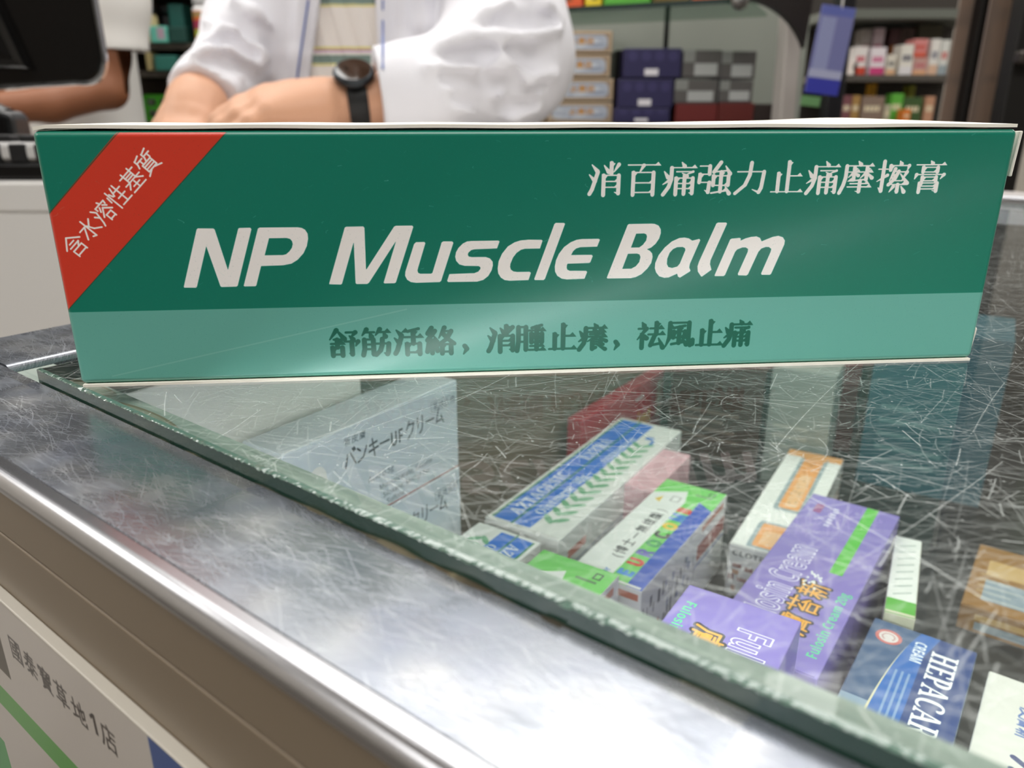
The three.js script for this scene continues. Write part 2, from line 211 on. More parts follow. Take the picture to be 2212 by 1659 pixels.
obj('rear_board', bx(CASE_LONG, 0.93, 0.012, CASE_LONG / 2, -0.012 - 0.465, -GLASS_DEEP - 0.02), M.darkWood, counter);
obj('shelf_board', bx(CASE_LONG, 0.012, GLASS_DEEP + 0.02, CASE_LONG / 2 - 0.028, -0.138, -GLASS_DEEP / 2 + 0.004), std(0x171514, 0.4), counter);
obj('end_board', bx(0.012, 0.93, 0.5, CASE_LONG - 0.01, -0.012 - 0.465, -0.25), M.tan, counter);

// glass sheet with its scratches
const SW = 2048, SH = 2048;
const scratchLines = [];
const drawScratches = (g, w, h, ink) => {
  seed = 4242;
  scratchField(g, w, h, 8000, 170, 0.9, ink, 0.45); scratchField(g, w, h, 10000, 190, 0.85, ink, 0.45, [0.59, 0.45, 0.75]); scratchField(g, w, h, 6000, 60, 1.1, ink, 0.75); scratchField(g, w, h, 1200, 420, 1.0, ink, 0.75); scratchField(g, w, h, 45, 1100, 1.5, ink, 0.95);
  for (let i = 0; i < 2600; i++) { g.globalAlpha = rr(0.3, 0.9); g.fillStyle = ink[0]; g.fillRect(rnd() * w, rnd() * h, rr(1, 3), rr(1, 2)); } g.globalAlpha = 1;
};
const glassMap = canvasTexture(SW, SH, (g, w, h) => { g.fillStyle = '#eef5f1'; g.fillRect(0, 0, w, h); });
const glassPass = canvasTexture(SW, SH, (g, w, h) => { g.fillStyle = 'rgb(247,247,247)'; g.fillRect(0, 0, w, h); drawScratches(g, w, h, ['rgb(70,70,70)', 'rgb(130,130,130)', 'rgb(95,95,95)']); }, true);
const glassTop = thing('glass_sheet', 'scratched clear glass sheet topping the display counter', 'glass', CASE.p, CASE.turn);
{
  const g = new THREE.PlaneGeometry(CASE_LONG - 0.02, GLASS_DEEP - 0.0014).rotateX(-Math.PI / 2).translate((CASE_LONG - 0.02) / 2 + 0.0007, 0, -(GLASS_DEEP - 0.0014) / 2 - 0.0007), p = g.attributes.position, uv = g.attributes.uv;
  for (let i = 0; i < p.count; i++) uv.setXY(i, p.getX(i) / 0.26, p.getZ(i) / 0.30);
  obj('pane', g, phys(0xf1f7f4, 0.03, { transmission: 1, thickness: 0, ior: 1.5, transmissionMap: glassPass, specularIntensity: 0.6 }), glassTop);
  M.glassEdge = phys(0x27443a, 0.18, { clearcoat: 0.6, clearcoatRoughness: 0.15 });
  M.glassChip = phys(0x5d776b, 0.16, { clearcoat: 1, clearcoatRoughness: 0.05 });
  // ground edges and the chipped arris between them and the pane
  const strip = (len, place, name) => {
    const n = Math.round(len / 0.0005), P = [], I = [];
    for (let i = 0; i <= n; i++) {
      const s = len * i / n, rough = 0.35 + 0.65 * Math.abs(Math.sin(s * 61) * Math.sin(s * 173 + 1)), inset = 0.00012 + 0.0006 * rough * Math.pow(rnd(), 2), drop = 0.00012 + 0.0005 * rough * Math.pow(rnd(), 1.8);
      P.push(...place(s, 0.0008, 0.00003), ...place(s, inset, -drop * 0.25), ...place(s, 0, -drop), ...place(s, 0, -0.004));
      if (i) for (let k = 0; k < 3; k++) { const a = (i - 1) * 4 + k, b = i * 4 + k; I.push(k < 2 ? 0 : 1, a, a + 1, b, k < 2 ? 0 : 1, b, a + 1, b + 1); }
    }
    const part = (m) => { const ix = []; for (let i = 0; i < I.length; i += 4) if (I[i] === m) ix.push(I[i + 1], I[i + 2], I[i + 3]); const g2 = new THREE.BufferGeometry(); g2.setAttribute('position', new THREE.Float32BufferAttribute(P, 3)); g2.setIndex(ix); const o = g2.toNonIndexed(); o.computeVertexNormals(); return o; };
    obj(name + '_arris', part(0), M.glassChip, glassTop); obj(name + '_edge', part(1), M.glassEdge, glassTop);
  };
  strip(0.45, (s, i, y) => [s, y, -i], 'front'); strip(GLASS_DEEP, (s, i, y) => [i, y, -s], 'end');
  obj('front_edge', bx(CASE_LONG - 0.47, 0.004, 0.001, 0.45 + (CASE_LONG - 0.47) / 2, -0.002, -0.0005), M.glassEdge, glassTop);
  obj('rear_edge', bx(CASE_LONG - 0.02, 0.004, 0.001, (CASE_LONG - 0.02) / 2, -0.002, -GLASS_DEEP + 0.0005), M.glassEdge, glassTop);
}

// shop sign on the counter front: x from 0.0 to 0.34, top at y = -0.0278
const signArt = canvasTexture(2048, 760, (g, w, h) => {
  const k = w / 340, X = (mm) => (mm + 60) * k, Y = (mm) => -(mm + 27.8) * k;      // millimetres along the counter and below its top
  g.fillStyle = '#c8c0b8'; g.fillRect(0, 0, w, h);
  g.fillStyle = '#5aa24a'; g.fillRect(0, Y(-51.8), X(150), 5.8 * k); g.fillStyle = '#3f9a52'; g.fillRect(0, Y(-70), X(12), h);
  g.fillStyle = '#31508f'; g.fillRect(X(80.5), 0, w, h);
  g.fillStyle = '#4a4133'; g.fillRect(X(12), Y(-37.2), 15.6 * k, 9.3 * k);
  g.fillStyle = '#2e2622'; line(g, '國泰寶草地', X(32.2), Y(-34.6), 4.5 * k, 5.75 * k, 9, 11, false); line(g, '店', X(64.8), Y(-34.0), 4.5 * k, 5 * k, 9, 11, false);
  g.font = 'bold ' + 5.6 * k + 'px sans-serif'; g.fillText('1', X(61.2), Y(-38.2));
});
{ const t = thing('shop_sign', 'white acrylic shop sign with green stripe on the counter front', 'sign', inCase(0, 0, 0), CASE.turn);
  obj('plate', rbx(0.34, 0.126, 0.002, 0.0003).translate(0.11, -0.0278 - 0.063, 0.0232), std(0xb9b3a8, 0.3), t);
  const g = new THREE.PlaneGeometry(0.3396, 0.1256).translate(0.11, -0.0278 - 0.063, 0.02425); obj('print', g, phys(0xffffff, 0.35, { map: signArt, clearcoat: 0.4, clearcoatRoughness: 0.1 }), t); }

// ---------------------------------------------------------------- the green carton
const BOX_L = 0.1792, BOX_H = 0.0470, BOX_D = 0.036;
const LOGO = [
  '21.57,18.81 23.56,18.74 23.77,18.93 26.44,26.72 28.07,18.92 28.25,18.80 30.87,18.81 31.09,18.97 34.68,29.54 34.56,29.77 32.67,29.76 32.46,29.62 29.72,21.77 28.24,29.55 28.06,29.73 25.37,29.77 25.18,29.62 21.53,18.94',
  '32.27,18.91 32.38,18.81 34.26,18.81 34.46,18.96 35.70,22.66 39.72,22.74 41.26,23.04 42.38,23.72 43.54,24.93 44.27,26.30 44.61,27.67 44.59,28.58 44.23,29.27 43.66,29.62 42.93,29.75 36.24,29.78 35.93,29.60|37.65,27.89 40.81,27.88 41.46,27.69 41.80,27.23 41.86,26.65 41.65,25.96 41.13,25.28 40.51,24.75 39.89,24.59 36.51,24.59',
  '47.86,18.92 49.92,18.81 50.12,18.97 52.79,26.94 52.89,26.64 52.72,19.01 52.89,18.85 54.80,18.84 55.13,19.06 60.52,26.99 60.58,26.83 57.94,19.00 58.09,18.87 59.87,18.87 60.13,19.02 63.80,29.58 63.66,29.79 60.72,29.80 60.38,29.65 54.79,21.44 54.72,21.79 54.90,29.51 54.73,29.75 51.69,29.73 51.43,29.58 47.87,19.07',
  '64.26,26.65 65.75,26.66 65.90,26.47 64.38,21.77 64.23,21.22 64.37,20.74 64.80,20.53 66.84,20.52 67.12,20.69 69.03,26.55 69.30,26.70 70.93,26.68 71.10,26.46 68.62,19.14 68.36,18.93 63.95,18.88 63.01,19.03 62.32,19.51 62.00,20.23 62.07,21.02 63.91,26.32',
  '70.29,20.36 75.04,20.47 75.76,20.77 76.20,21.32 76.17,21.72 75.78,21.95 73.17,22.03 72.23,22.30 71.65,22.99 71.48,23.78 71.66,24.64 72.15,25.49 72.95,26.26 73.74,26.64 74.52,26.72 79.54,26.71 79.74,26.58 79.28,25.31 75.12,25.21 74.41,25.04 73.88,24.57 73.75,24.14 73.93,23.74 74.46,23.62 77.15,23.58 77.93,23.31 78.40,22.72 78.46,22.00 78.23,21.05 77.58,19.94 76.62,19.18 75.50,18.88 70.02,18.89 69.85,19.09',
  '85.20,26.79 87.71,26.75 87.87,26.59 87.41,25.15 84.58,25.16 83.79,24.95 82.99,24.38 82.28,23.44 81.80,22.26 81.72,21.62 81.88,21.06 82.36,20.68 83.00,20.56 85.49,20.53 85.70,20.35 85.29,18.98 81.72,18.92 80.76,19.07 80.04,19.57 79.56,20.38 79.46,21.34 79.66,22.77 80.30,24.19 81.41,25.59 82.67,26.35 83.78,26.68',
  '90.42,29.95 91.89,29.93 92.08,29.78 88.45,19.15 88.20,18.93 86.58,18.96 86.47,19.12 90.17,29.77',
  '95.40,26.77 98.65,26.78 98.83,26.62 98.38,25.36 95.12,25.29 94.33,25.04 93.78,24.53 93.37,23.72 97.40,23.66 97.57,23.46 97.16,22.28 96.92,22.16 92.79,22.10 92.64,21.83 92.59,21.27 92.74,20.82 93.24,20.58 96.41,20.52 96.59,20.33 96.13,19.03 92.71,18.97 91.73,19.15 90.91,19.69 90.48,20.50 90.39,21.47 90.60,22.75 91.14,24.01 92.08,25.27 93.33,26.20 94.44,26.65',
  '100.58,19.12 100.69,18.98 105.25,18.97 106.28,19.19 107.29,19.72 108.44,20.90 109.07,21.91 109.27,23.09 109.13,23.77 108.66,24.28 107.97,24.63 108.88,24.99 109.69,25.70 110.32,26.69 110.59,27.77 110.51,28.51 110.07,29.18 109.37,29.50 108.77,29.57 104.39,29.56 104.16,29.40|105.81,27.76 107.34,27.81 107.86,27.60 108.03,27.14 107.91,26.31 107.31,25.48 106.65,24.99 104.90,24.95|104.41,23.85 106.19,23.89 106.76,23.67 106.99,23.13 106.81,22.12 106.17,21.28 105.33,20.81 103.40,20.75',
  '114.43,19.72 114.66,19.06 115.02,18.88 116.86,20.06 116.95,20.23 116.66,20.83 116.74,21.60 118.42,26.24 118.26,26.46 116.90,26.14 116.17,26.61 115.30,26.77 114.27,26.68 112.94,26.07 111.64,24.91 110.53,23.41 109.97,21.89 109.93,20.87 110.23,20.01 110.89,19.22 111.87,18.91 112.74,18.96|114.05,25.01 115.08,25.03 115.62,24.77 115.74,24.34 114.82,21.64 114.34,21.05 113.31,20.77 112.51,20.99 112.17,21.60 112.17,22.71 112.57,23.89 113.21,24.63',
  '121.70,29.61 123.26,29.59 123.43,29.42 120.80,22.22 120.75,21.45 121.14,20.32 119.41,19.01 119.23,19.06 118.53,20.03 118.39,21.06 118.63,22.00 121.42,29.45',
  '122.02,19.06 123.74,19.03 123.98,19.23 125.56,23.85 125.95,24.35 126.97,24.74 127.67,24.73 128.20,24.40 128.19,23.81 126.63,19.36 126.76,19.11 128.35,19.05 128.60,19.25 130.24,23.77 130.78,24.45 131.72,24.77 132.34,24.73 132.87,24.33 132.81,23.73 131.35,19.36 131.50,19.13 133.08,19.10 133.31,19.27 135.30,25.15 135.33,25.91 134.86,26.56 133.95,26.84 132.91,26.66 131.73,26.22 130.69,25.77 130.29,26.49 129.56,26.80 128.51,26.72 127.49,26.45 126.42,25.97 126.44,26.44 126.26,26.55 124.70,26.43 124.43,26.27 121.97,19.18',
];
const balmArt = canvasTexture(2048, 538, (g, w, h) => {
  const k = w / 179.2, X = (m) => m * k, Y = (m) => h - m * k;
  g.fillStyle = '#087963'; g.fillRect(0, 0, w, h);
  g.fillStyle = '#66ad9e'; g.fillRect(0, Y(14.45), w, h);
  g.fillStyle = '#d83c28'; g.beginPath(); [[15.2, 48], [33.5, 48], [0, 14.5], [-0.5, 14.5], [-0.5, 32]].forEach(([x, y], i) => (i ? g.lineTo(X(x), Y(y)) : g.moveTo(X(x), Y(y)))); g.closePath(); g.fill();
  g.strokeStyle = '#2c4a30'; g.lineWidth = 1.6; g.beginPath(); g.moveTo(X(14.9), Y(47.4)); g.lineTo(X(-0.4), Y(32)); g.moveTo(X(33), Y(47.4)); g.lineTo(X(0), Y(14.5)); g.stroke();
  g.fillStyle = '#fbf5f0';
  g.save(); g.translate(X(2.2), Y(25.3)); g.rotate(-Math.PI / 4); line(g, '含水溶性基質', 0.5 * k, -2.0 * k, 3.65 * k, 4.12 * k, 8, 9, false); g.restore();
  [96.3, 103.5, 110.4, 117.1, 124.2, 131.3, 138.3, 145.0, 152.2, 159.6].forEach((x, i) => line(g, '消百痛強力止痛摩擦膏'[i], X(x), Y(41.1), 6.0 * k, 0, 4.6, 12.5, true, false, 1.05));
  for (const l of LOGO) { g.beginPath(); for (const c of l.split('|')) { c.split(' ').forEach((q, i) => { const [x, y] = q.split(',').map(Number); i ? g.lineTo(X(x), Y(y)) : g.moveTo(X(x), Y(y)); }); g.closePath(); } g.fill('evenodd'); g.lineJoin = 'round'; g.lineWidth = 1.5; g.strokeStyle = '#fbf5f0'; g.stroke(); }
  g.fillStyle = '#02604c';
  [47.0, 53.0, 59.2, 65.4, 72.4, 77.3, 83.1, 89.4, 95.4, 102.4, 107.1, 113.0, 119.2, 125.0].forEach((x, i) => line(g, '舒筋活絡，消腫止癢，祛風止痛'[i], X(x), Y(9.7), 5.4 * k, 0, 8.5, 17.5, true, false, 1.02));
  // nicks, fibres and the long crease of the film
  seed = 99; speckle(g, w, h, 9000, 0.16, ['#9fd0c0', '#053c30'], 1.4);
  for (let i = 0; i < 90; i++) { const x = rnd() * w, y = rr(0.02, 0.62) * h; g.strokeStyle = '#cfe6dd'; g.globalAlpha = rr(0.1, 0.5); g.lineWidth = 1; g.beginPath(); g.moveTo(x, y); g.quadraticCurveTo(x + rr(-8, 8), y + rr(-5, 5), x + rr(-12, 12), y + rr(-8, 8)); g.stroke(); }
  g.globalAlpha = 0.16; g.strokeStyle = '#e0f2ea'; g.lineWidth = 3; g.beginPath(); g.moveTo(X(6), Y(1.5)); g.lineTo(X(62), Y(13.6)); g.stroke(); g.globalAlpha = 1;
});
const balmBump = canvasTexture(1024, 270, (g, w, h) => { g.fillStyle = '#808080'; g.fillRect(0, 0, w, h); for (let i = 0; i < 1400; i++) { g.globalAlpha = 0.05; g.fillStyle = rnd() < 0.5 ? '#fff' : '#000'; const r = rr(3, 40); g.beginPath(); g.ellipse(rnd() * w, rnd() * h, r, r * rr(0.3, 1), rnd() * 3, 0, 7); g.fill(); } }, true);
{
  const t = thing('medicine_carton', 'long glossy green ointment carton with red corner band standing on the glass', 'carton', [-0.08178, 0, -0.1374], THREE.MathUtils.degToRad(5.386));
  const front = phys(0xffffff, 0.34, { map: balmArt, clearcoat: 0.45, clearcoatRoughness: 0.16, bumpMap: balmBump, bumpScale: 0.00004 }), plain = phys(0x087963, 0.34, { clearcoat: 0.45, clearcoatRoughness: 0.16 });
  obj('body', rbx(BOX_L, BOX_H - 0.0013, BOX_D, 0.0011, 4).translate(BOX_L / 2, 0.0005 + (BOX_H - 0.0013) / 2, -BOX_D / 2), [plain, plain, plain, plain, front, plain], t);
  const lid = new THREE.BoxGeometry(BOX_L - 0.0006, 0.0006, BOX_D - 0.0004, 90, 1, 6), p = lid.attributes.position;
  for (let i = 0; i < p.count; i++) { const x = p.getX(i) / BOX_L + 0.5, z = 0.5 - p.getZ(i) / BOX_D; p.setY(i, p.getY(i) + 0.0007 * Math.exp(-(((x - 0.9) / 0.12) ** 2)) * (0.05 + 1.2 * z) + 0.00006 * Math.sin(x * 37) - (x < 0.012 ? 0.0003 : 0)); }
  lid.computeVertexNormals(); obj('lid', lid.translate(BOX_L / 2, BOX_H - 0.0002, -BOX_D / 2 - 0.0001), M.card, t);
  obj('bottom_board', bx(BOX_L - 0.001, 0.0005, BOX_D, BOX_L / 2, 0.00025, -BOX_D / 2 + 0.0002), M.card, t);
  obj('side_flap', rbx(0.0006, 0.0085, 0.013, 0.0002).rotateY(-0.52).rotateZ(-0.05).translate(BOX_L + 0.0044, 0.0414, -0.0068), M.card, t);
  obj('tuck_tab', rbx(0.0013, 0.0050, 0.005, 0.0006).rotateZ(-0.1).translate(BOX_L + 0.0006, 0.0042, -0.0042), M.card, t);
}

// LED strip under the front ledge that lights the goods
{ const strip = obj('led_strip', bx(1.15, 0.0025, 0.006, 0.6, -0.0085, -0.003), std(0xffffff, 0.5, { emissive: new THREE.Color(0.95, 0.98, 1), emissiveIntensity: 6 }), counter);
  const l = new THREE.RectAreaLight(new THREE.Color(0.95, 0.98, 1), 36, 1.15, 0.005), p = inCase(0.6, -0.0102, -0.0035), q = inCase(0.6, -0.09, -0.11); l.position.set(...p); l.lookAt(...q); scene.add(l); }
// ---------------------------------------------------------------- cartons inside the case, all on the shelf board at y = -0.132
const SHELF = -0.1319;
const paper = (color, extra = {}) => phys(color, 0.42, { clearcoat: 0.25, clearcoatRoughness: 0.2, ...extra });
const art = (t, extra) => paper(0xffffff, { map: t, ...extra });
// print of a carton lid: x runs along the carton (near to far), y from its left edge to its right edge, both in hundredths
function lidArt(wpx, hpx, draw) { return canvasTexture(wpx, hpx, (g, w, h) => { g.translate(0, h); g.rotate(-Math.PI / 2); g.scale(h / 100, w / 100); draw(g, h / 100, w / 100); }); }
// unscaled text at a point of such a lid
function put(g, kx, ky, x, y, fn) { g.save(); g.translate(x, y); g.scale(1 / kx, 1 / ky); fn(g, ky); g.restore(); }
function carton(name, label, group, [x, z, yaw, L, W, base, top, flip], faces, side) {
  const m = (f) => f ?? side, t = thing(name, label, 'carton', inCase(x, base, z), CASE.turn + THREE.MathUtils.degToRad(yaw + (flip ? 180 : 0)), group);
  obj('body', rbx(W, top - base, L, 0.0005, 2).translate(0, (top - base) / 2, 0), [m(faces.right), m(faces.left), m(faces.top), side, m(faces.near), m(faces.far)], t);
  obj('tuck_flap', bx(W * 0.94, 0.0003, 0.001, 0, top - base + 0.00005, flip ? -L / 2 + 0.0008 : L / 2 - 0.0008), side, t);
  return t;
}
const whiteCard = paper(0xe4e4e0);
const azLid = lidArt(256, 1000, (g, kx, ky) => {
  g.fillStyle = '#eef2ec'; g.fillRect(0, 0, 100, 100); g.fillStyle = '#2c8a4c'; g.fillRect(2, 5, 96, 3); g.fillStyle = '#2378e0'; g.fillRect(2, 8, 96, 50); g.fillStyle = '#2c8a4c'; g.fillRect(0, 33, 100, 2.6);
  put(g, kx, ky, 7, 31, (c, k) => { c.fillStyle = '#f2f7ff'; c.font = 'bold ' + 23 * k + 'px serif'; c.fillText('AZTAGESIC', 0, 0); c.fillText('EXTRA', 48 * kx, 0); });
  put(g, kx, ky, 11, 55, (c, k) => { c.fillStyle = '#eaf2fb'; c.font = 'bold ' + 18 * k + 'px serif'; c.fillText('Ointment  30g', 0, 0); c.font = 'bold ' + 15 * k + 'px serif'; c.fillText('Azithromycin', 45 * kx, 0); });
  for (let i = 0; i < 13; i++) put(g, kx, ky, 10 + i * 5.6, 72, (c, k) => { c.fillStyle = '#74b88a'; for (const s of [-1, 1]) { c.beginPath(); c.ellipse(s > 0 ? 10 : 0, s * 7 * k, 12 * k, 4.4 * k, s * 0.75, 0, 7); c.fill(); } });
  g.fillStyle = '#3f7fd0'; g.fillRect(84, 66, 3, 12); g.fillRect(80, 78, 4, 5);
});
const azSide = canvasTexture(1000, 256, (g, w, h) => { g.fillStyle = '#e4e9e6'; g.fillRect(0, 0, w, h); g.fillStyle = '#c2634a'; for (const [x, y, l] of [[60, 60, 120], [640, 50, 130], [820, 60, 110]]) g.fillRect(x, y, l, 26); g.fillStyle = '#8ea3bd'; for (let i = 0; i < 9; i++) g.fillRect(40, 110 + i * 15, rr(400, 900), 5); g.fillStyle = '#5577a8'; g.fillRect(0, 238, w, 8); });
carton('ointment_carton', 'blue and white ointment carton with leaf trim and long blue title band', 'blue leaf ointment cartons', [0.0097, -0.2040, 5.1, 0.122, 0.0326, SHELF, -0.0970], { top: art(azLid), right: art(azSide) }, whiteCard);
carton('ointment_carton', 'blue and white ointment carton upside down against the glass edge', 'blue leaf ointment cartons', [0.0232, -0.0842, 4.5, 0.0940, 0.0262, SHELF, -0.0910, true], { top: art(azLid), right: art(azSide) }, whiteCard);
const euLid = lidArt(300, 900, (g, kx, ky) => {
  g.fillStyle = '#73d65e'; g.fillRect(0, 0, 100, 100);
  g.fillStyle = '#f0f4ef'; g.beginPath(); g.moveTo(0, 0); g.lineTo(82, 0); g.lineTo(92, 46); g.lineTo(80, 56); g.lineTo(0, 52); g.closePath(); g.fill();
  g.fillStyle = '#2552c0'; g.beginPath(); g.moveTo(0, 78); g.lineTo(84, 74); g.lineTo(78, 100); g.lineTo(0, 100); g.closePath(); g.fill();
  [['E', '#3a8fe0'], ['U', '#e0332a'], ['R', '#6a5fc0'], ['O', '#2f9e4e'], ['C', '#2b2b2e'], ['O', '#f0c818'], ['M', '#3a7fd8'], ['B', '#e23a2c']].forEach(([c, f], i) => put(g, kx, ky, 6 + i * 9.0, 75, (q, k) => { q.fillStyle = f; q.strokeStyle = f; q.lineWidth = 2.2 * k; q.lineJoin = 'round'; q.font = 'bold ' + 27 * k + 'px sans-serif'; q.fillText(c, 0, 0); q.strokeText(c, 0, 0); }));
  put(g, kx, ky, 16, 27, (c, k) => { c.fillStyle = '#26282c'; line(c, '博士一無敏酸', 14 * k, 0, 17 * k, 22 * k, 10, 12, false); c.font = 20 * k + 'px sans-serif'; c.fillText('(', 4 * k, 17 * k); c.fillText(')', 148 * k, 17 * k); });
  put(g, kx, ky, 3, 46, (c, k) => { c.fillStyle = '#4a86d8'; c.font = 'bold ' + 13 * k + 'px sans-serif'; c.fillText('Dr', 0, 0); });
  g.fillStyle = '#e7c22a'; g.beginPath(); g.moveTo(76, 12); g.lineTo(81, 20); g.lineTo(74, 22); g.fill(); g.fillStyle = '#5f8f58'; g.fillRect(90, 60, 1.4, 26); g.strokeStyle = '#33503a'; put(g, kx, ky, 93, 78, (c, k) => { c.lineWidth = 2 * k; c.strokeStyle = '#33503a'; c.strokeRect(0, 0, 10 * k, 8 * k); });
  g.strokeStyle = '#555'; put(g, kx, ky, 78, 34, (c, k) => { c.lineWidth = 1.2 * k; c.strokeRect(0, 0, 16 * k, 12 * k); });
});
const euSide = canvasTexture(900, 360, (g, w, h) => {
  g.fillStyle = '#e6e7e6'; g.fillRect(0, 0, w, h); g.fillStyle = '#c8745c'; g.fillRect(600, 20, 260, 26); g.fillStyle = '#a8453c'; g.fillRect(560, 90, 330, 70); g.fillStyle = '#3d5aa8'; g.fillRect(540, 176, 350, 8);
  for (let i = 0; i < 70; i++) { g.fillStyle = ['#6d6f7a', '#8a8c94', '#5a5c66', '#54689c'][i % 4]; g.fillRect(rnd() * 560, 60 + rnd() * 280, rr(5, 22), rr(18, 60)); } g.fillStyle = '#c04a3a'; g.fillRect(160, 200, 20, 44);
});
carton('cream_carton', 'green blue and white cream carton with rainbow letters beside the purple cartons', 'rainbow letter cream cartons', [0.0545, -0.1752, 3.7, 0.0810, 0.0262, SHELF, -0.0970], { top: art(euLid), right: art(euSide), near: art(euSide) }, whiteCard);
carton('cream_carton', 'green and white cream carton end with a yellow triangle against the glass edge', 'rainbow letter cream cartons', [0.0535, -0.0842, 4.5, 0.0925, 0.0285, SHELF, -0.0910], { top: art(euLid), right: art(euSide), near: art(euSide) }, whiteCard);
const orLid = lidArt(256, 1000, (g) => {
  g.fillStyle = '#f4f6f0'; g.fillRect(0, 0, 100, 100); g.fillStyle = '#f3b06a'; g.fillRect(93, 0, 7, 100);
  const blob = (x0, y0, x1, y1) => { g.fillStyle = '#9fb0b4'; g.beginPath(); g.roundRect(x0 - 2.4, y0 - 7, x1 - x0 + 4, y1 - y0 + 14, 4); g.fill(); g.fillStyle = '#f6a95c'; g.beginPath(); g.roundRect(x0, y0, x1 - x0, y1 - y0, 3); g.fill(); g.fillStyle = '#f8c48c'; g.beginPath(); g.roundRect(x0 + 2, y0 + 8, (x1 - x0) * 0.6, (y1 - y0) * 0.6, 3); g.fill(); };
  blob(38, 36, 94, 70); blob(3, 30, 22, 96); g.fillStyle = '#f3b06a'; g.fillRect(92, 30, 8, 44);
  for (let i = 0; i < 26; i++) { g.fillStyle = 'rgba(90,80,70,0.5)'; g.fillRect(42 + rnd() * 46, 40 + rnd() * 24, rr(0.6, 1.6), 2); }
});
const orEnd = canvasTexture(256, 320, (g, w, h) => { g.fillStyle = '#ecece6'; g.fillRect(0, 0, w, h); g.fillStyle = '#2e2c2c'; g.font = 'bold 42px sans-serif'; g.fillText('CLOTRIM', 14, 62); for (let i = 0; i < 26; i++) { g.fillStyle = ['#b06a44', '#8a4a44', '#c08a5c'][i % 3]; g.fillRect(rnd() * w, 100 + rnd() * 200, rr(12, 44), rr(12, 36)); } });
carton('antifungal_carton', 'white carton with pale orange panels leaning on the purple carton', null, [0.0800, -0.2545, 6.6, 0.105, 0.0252, SHELF, -0.1090], { top: art(orLid), near: art(orEnd), right: art(orEnd) }, whiteCard);
const puLid = lidArt(300, 1000, (g, kx, ky) => {
  g.fillStyle = '#8878c4'; g.fillRect(0, 0, 100, 100);
  put(g, kx, ky, 10, 42, (c, k) => { c.strokeStyle = '#f1eefc'; c.lineWidth = 1.3 * k; c.font = 'bold ' + 40 * k + 'px sans-serif'; c.save(); c.scale(0.62, 1); c.strokeText('Fulosin Cream', 0, 0); c.restore(); });
  g.fillStyle = '#58c23a'; g.fillRect(50, 64, 50, 13);
  put(g, kx, ky, 15, 46, (c, k) => { c.strokeStyle = '#2f2a3c'; c.lineWidth = 4.5 * k; c.lineJoin = 'round'; c.fillStyle = '#2f2a3c'; line(c, '膚苔新', 0, 0, 27 * k, 32 * k, 9, 10, false, true); c.strokeStyle = '#f2a22c'; c.lineWidth = 1; c.fillStyle = '#f4ac2c'; line(c, '膚苔新', 0, 0, 27 * k, 32 * k, 9, 10, false); });
  put(g, kx, ky, 7, 92, (c, k) => { c.fillStyle = '#5fd39a'; c.font = 'bold ' + 13 * k + 'px sans-serif'; c.fillText('Fulosin Cream 20g', 0, 0); });
  for (let i = 0; i < 22; i++) { g.fillStyle = '#eef2f0'; g.fillRect(38 + rnd() * 9, 46 + rnd() * 16, 1, 2.2); } g.fillStyle = '#9a4f8a'; g.fillRect(86, 12, 7, 9); g.fillStyle = '#d6d2ee'; for (let i = 0; i < 7; i++) g.fillRect(78 + i * 2.2, 32 + (i % 2), 1.3, 6);
});
const purple = paper(0x8878c4);
carton('skin_cream_carton', 'purple skin cream carton with green stripe lying behind the others', 'purple skin cream cartons', [0.1125, -0.1740, 1.8, 0.1070, 0.0312, SHELF, -0.0910], { top: art(puLid) }, purple);
carton('skin_cream_carton', 'purple skin cream carton on top of a two carton stack by the glass edge', 'purple skin cream cartons', [0.1146, -0.0615, 4.4, 0.1045, 0.0296, -0.1016, -0.0712, true], { top: art(puLid) }, purple);
carton('skin_cream_carton', 'purple skin cream carton under another one by the glass edge', 'purple skin cream cartons', [0.1150, -0.0600, 3.2, 0.1045, 0.0300, SHELF, -0.1017, true], { top: art(puLid) }, purple);
const wgLid = lidArt(64, 420, (g) => { g.fillStyle = '#eceee8'; g.fillRect(0, 0, 100, 100); g.fillStyle = '#5db33c'; g.fillRect(0, 0, 17, 100); g.strokeStyle = '#b9c4bc'; g.lineWidth = 2; for (let i = 0; i < 8; i++) { g.beginPath(); g.moveTo(22 + i * 9, 20); g.lineTo(28 + i * 9, 80); g.stroke(); } });
carton('thin_carton', 'thin white carton with a green end behind the blue one', null, [0.1350, -0.1990, 9.1, 0.052, 0.0088, SHELF, -0.0970], { top: art(wgLid) }, paper(0xd8d6b8));
